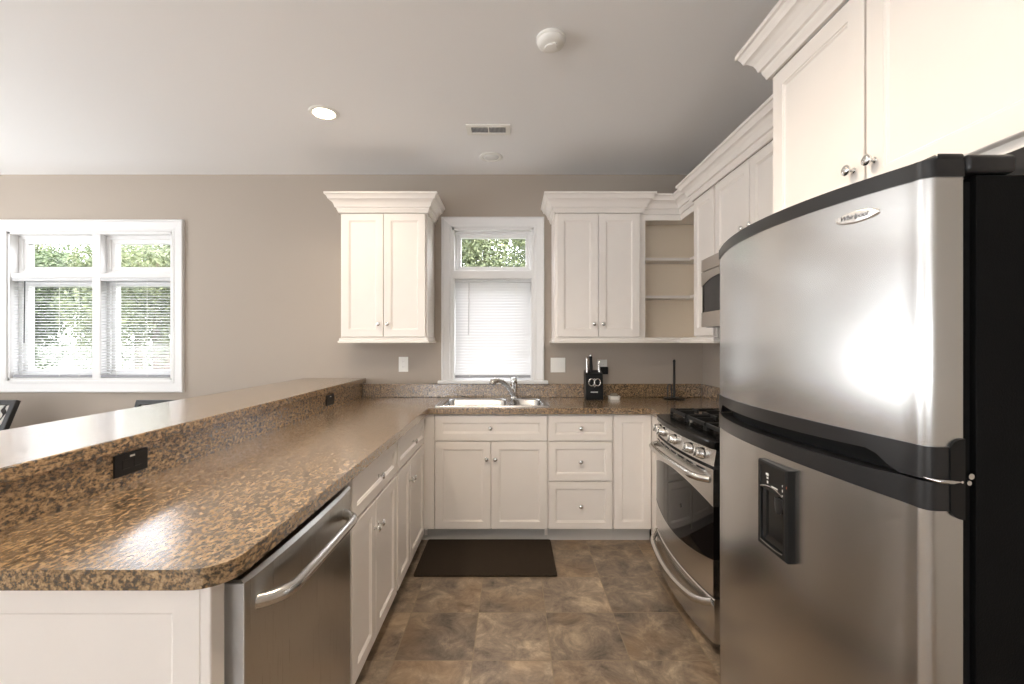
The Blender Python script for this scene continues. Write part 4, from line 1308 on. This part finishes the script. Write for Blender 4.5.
chair(-2.500, 'black-framed chair with only its top rail showing above the bar')

# ================================================================== outside
tag(MB().box(-300, 300, -60, 400, -0.45, -0.35).build('lawn', M['lawn']), 'green lawn outside the windows', 'lawn', kind='structure')
random.seed(7)
def crown_mesh(name, n, mat, rx, ry, rz, leaf, seed):
    rnd = random.Random(seed)
    blobs = [(Vector((rnd.uniform(-.7, .7) * rx, rnd.uniform(-.7, .7) * ry, rnd.uniform(-.7, .7) * rz)), rnd.uniform(0.28, 0.5)) for _ in range(28)]
    vs, fs = [], []
    for i in range(n):
        c, r = rnd.choice(blobs)
        d = Vector((rnd.gauss(0, 1), rnd.gauss(0, 1), rnd.gauss(0, 1))).normalized()
        p = c + Vector((d.x * rx, d.y * ry, d.z * rz)) * r * rnd.uniform(0.7, 1.0)
        s_ = leaf * rnd.uniform(0.6, 1.3)
        nn = (d + Vector((rnd.gauss(0, .5), rnd.gauss(0, .5), rnd.gauss(0, .5) + 0.4))).normalized()
        u = nn.cross(Vector((rnd.gauss(0, 1), rnd.gauss(0, 1), rnd.gauss(0, 1)))).normalized()
        w = nn.cross(u)
        o = len(vs)
        vs += [p - u * s_, p - w * s_ * 0.5 + nn * s_ * .12, p + u * s_, p + w * s_ * 0.5 + nn * s_ * .12]
        fs += [(o, o + 1, o + 2, o + 3)]
    me = D.meshes.new(name)
    me.from_pydata([tuple(v) for v in vs], [], fs)
    me.materials.append(mat)
    return me
CR = [crown_mesh('crown', 16000, M['leaf_a'], 1.7, 1.5, 1.7, 0.058, 1), crown_mesh('crown', 16000, M['leaf_b'], 1.6, 1.5, 1.9, 0.055, 2), crown_mesh('crown', 16000, M['leaf_c'], 1.7, 1.5, 1.8, 0.058, 3)]
def tree(x, y, cz, s_, kind, label, trunk=True, sz=1.0):
    t_ = thing('tree', (x, y, -0.35), label, 'tree', 'trees outside the windows')
    c = D.objects.new('crown', CR[kind])
    COL.objects.link(c)
    c.parent = t_
    c.location = (0, 0, cz + 0.35)
    c.scale = (s_, s_, s_ * sz)
    c.rotation_euler = (0, 0, random.uniform(0, 6.28))
    mb = MB()
    mb.tube([(x, y, -0.36), (x + 0.05, y, 0.6), (x - 0.03, y + 0.05, cz * 0.6 + 0.4), (x + 0.05, y, cz + 0.8)], [0.16 * s_, 0.12 * s_, 0.09 * s_, 0.03], 8)
    mb.build('trunk', M['bark'], t_, smooth=60)
def bush(x, y, s_, kind, label):
    t_ = thing('bush', (x, y, -0.35), label, 'bush', 'bushes under the dining window view')
    c = D.objects.new('crown', CR[kind])
    COL.objects.link(c)
    c.parent = t_
    c.location = (0, 0, 0.75 * s_ / 0.42 * 0.7)
    c.scale = (s_, s_, s_ * 0.72)
    c.rotation_euler = (0, 0, random.uniform(0, 6.28))
    MB().tube([(x, y, -0.36), (x, y + 0.02, 0.0), (x + 0.03, y, 0.5)], [0.05, 0.04, 0.02], 6).build('stem', M['bark'], t_)
bush(-6.85, 6.0, 0.42, 1, 'low yellow-green bush beyond the left half of the dining window')
bush(-5.05, 5.8, 0.42, 0, 'low mid-green bush beyond the right half of the dining window')
KT = ['mid-green leafy tree', 'yellow-green leafy tree', 'dark green leafy tree']
for x, y, cz, s_, k, where in ((-9.3, 8.2, 2.0, 0.70, 0, 'nearest the left half of the dining window'), (-6.4, 8.0, 2.0, 0.70, 1, 'nearest the right half of the dining window'),
                               (-12.9, 11.6, 2.4, 0.78, 2, 'in the second row past the left half of the dining window'), (-9.6, 11.4, 2.6, 0.78, 1, 'in the second row past the middle of the dining window'),
                               (-6.8, 14.6, 3.2, 1.1, 2, 'rising past the right half of the dining window'), (-12.2, 15.6, 3.2, 1.2, 0, 'rising past the middle of the dining window'),
                               (-17.4, 16.0, 3.2, 1.2, 1, 'farthest past the left half of the dining window'),
                               (-0.55, 9.0, 3.0, 0.72, 1, 'filling the small top light above the sink'), (0.9, 12.6, 3.7, 0.85, 2, 'behind at the right of the top light above the sink'),
                               (-2.6, 12.4, 3.6, 0.85, 0, 'behind at the left of the top light above the sink')):
    tree(x, y, cz, s_, k, KT[k] + ' ' + where)
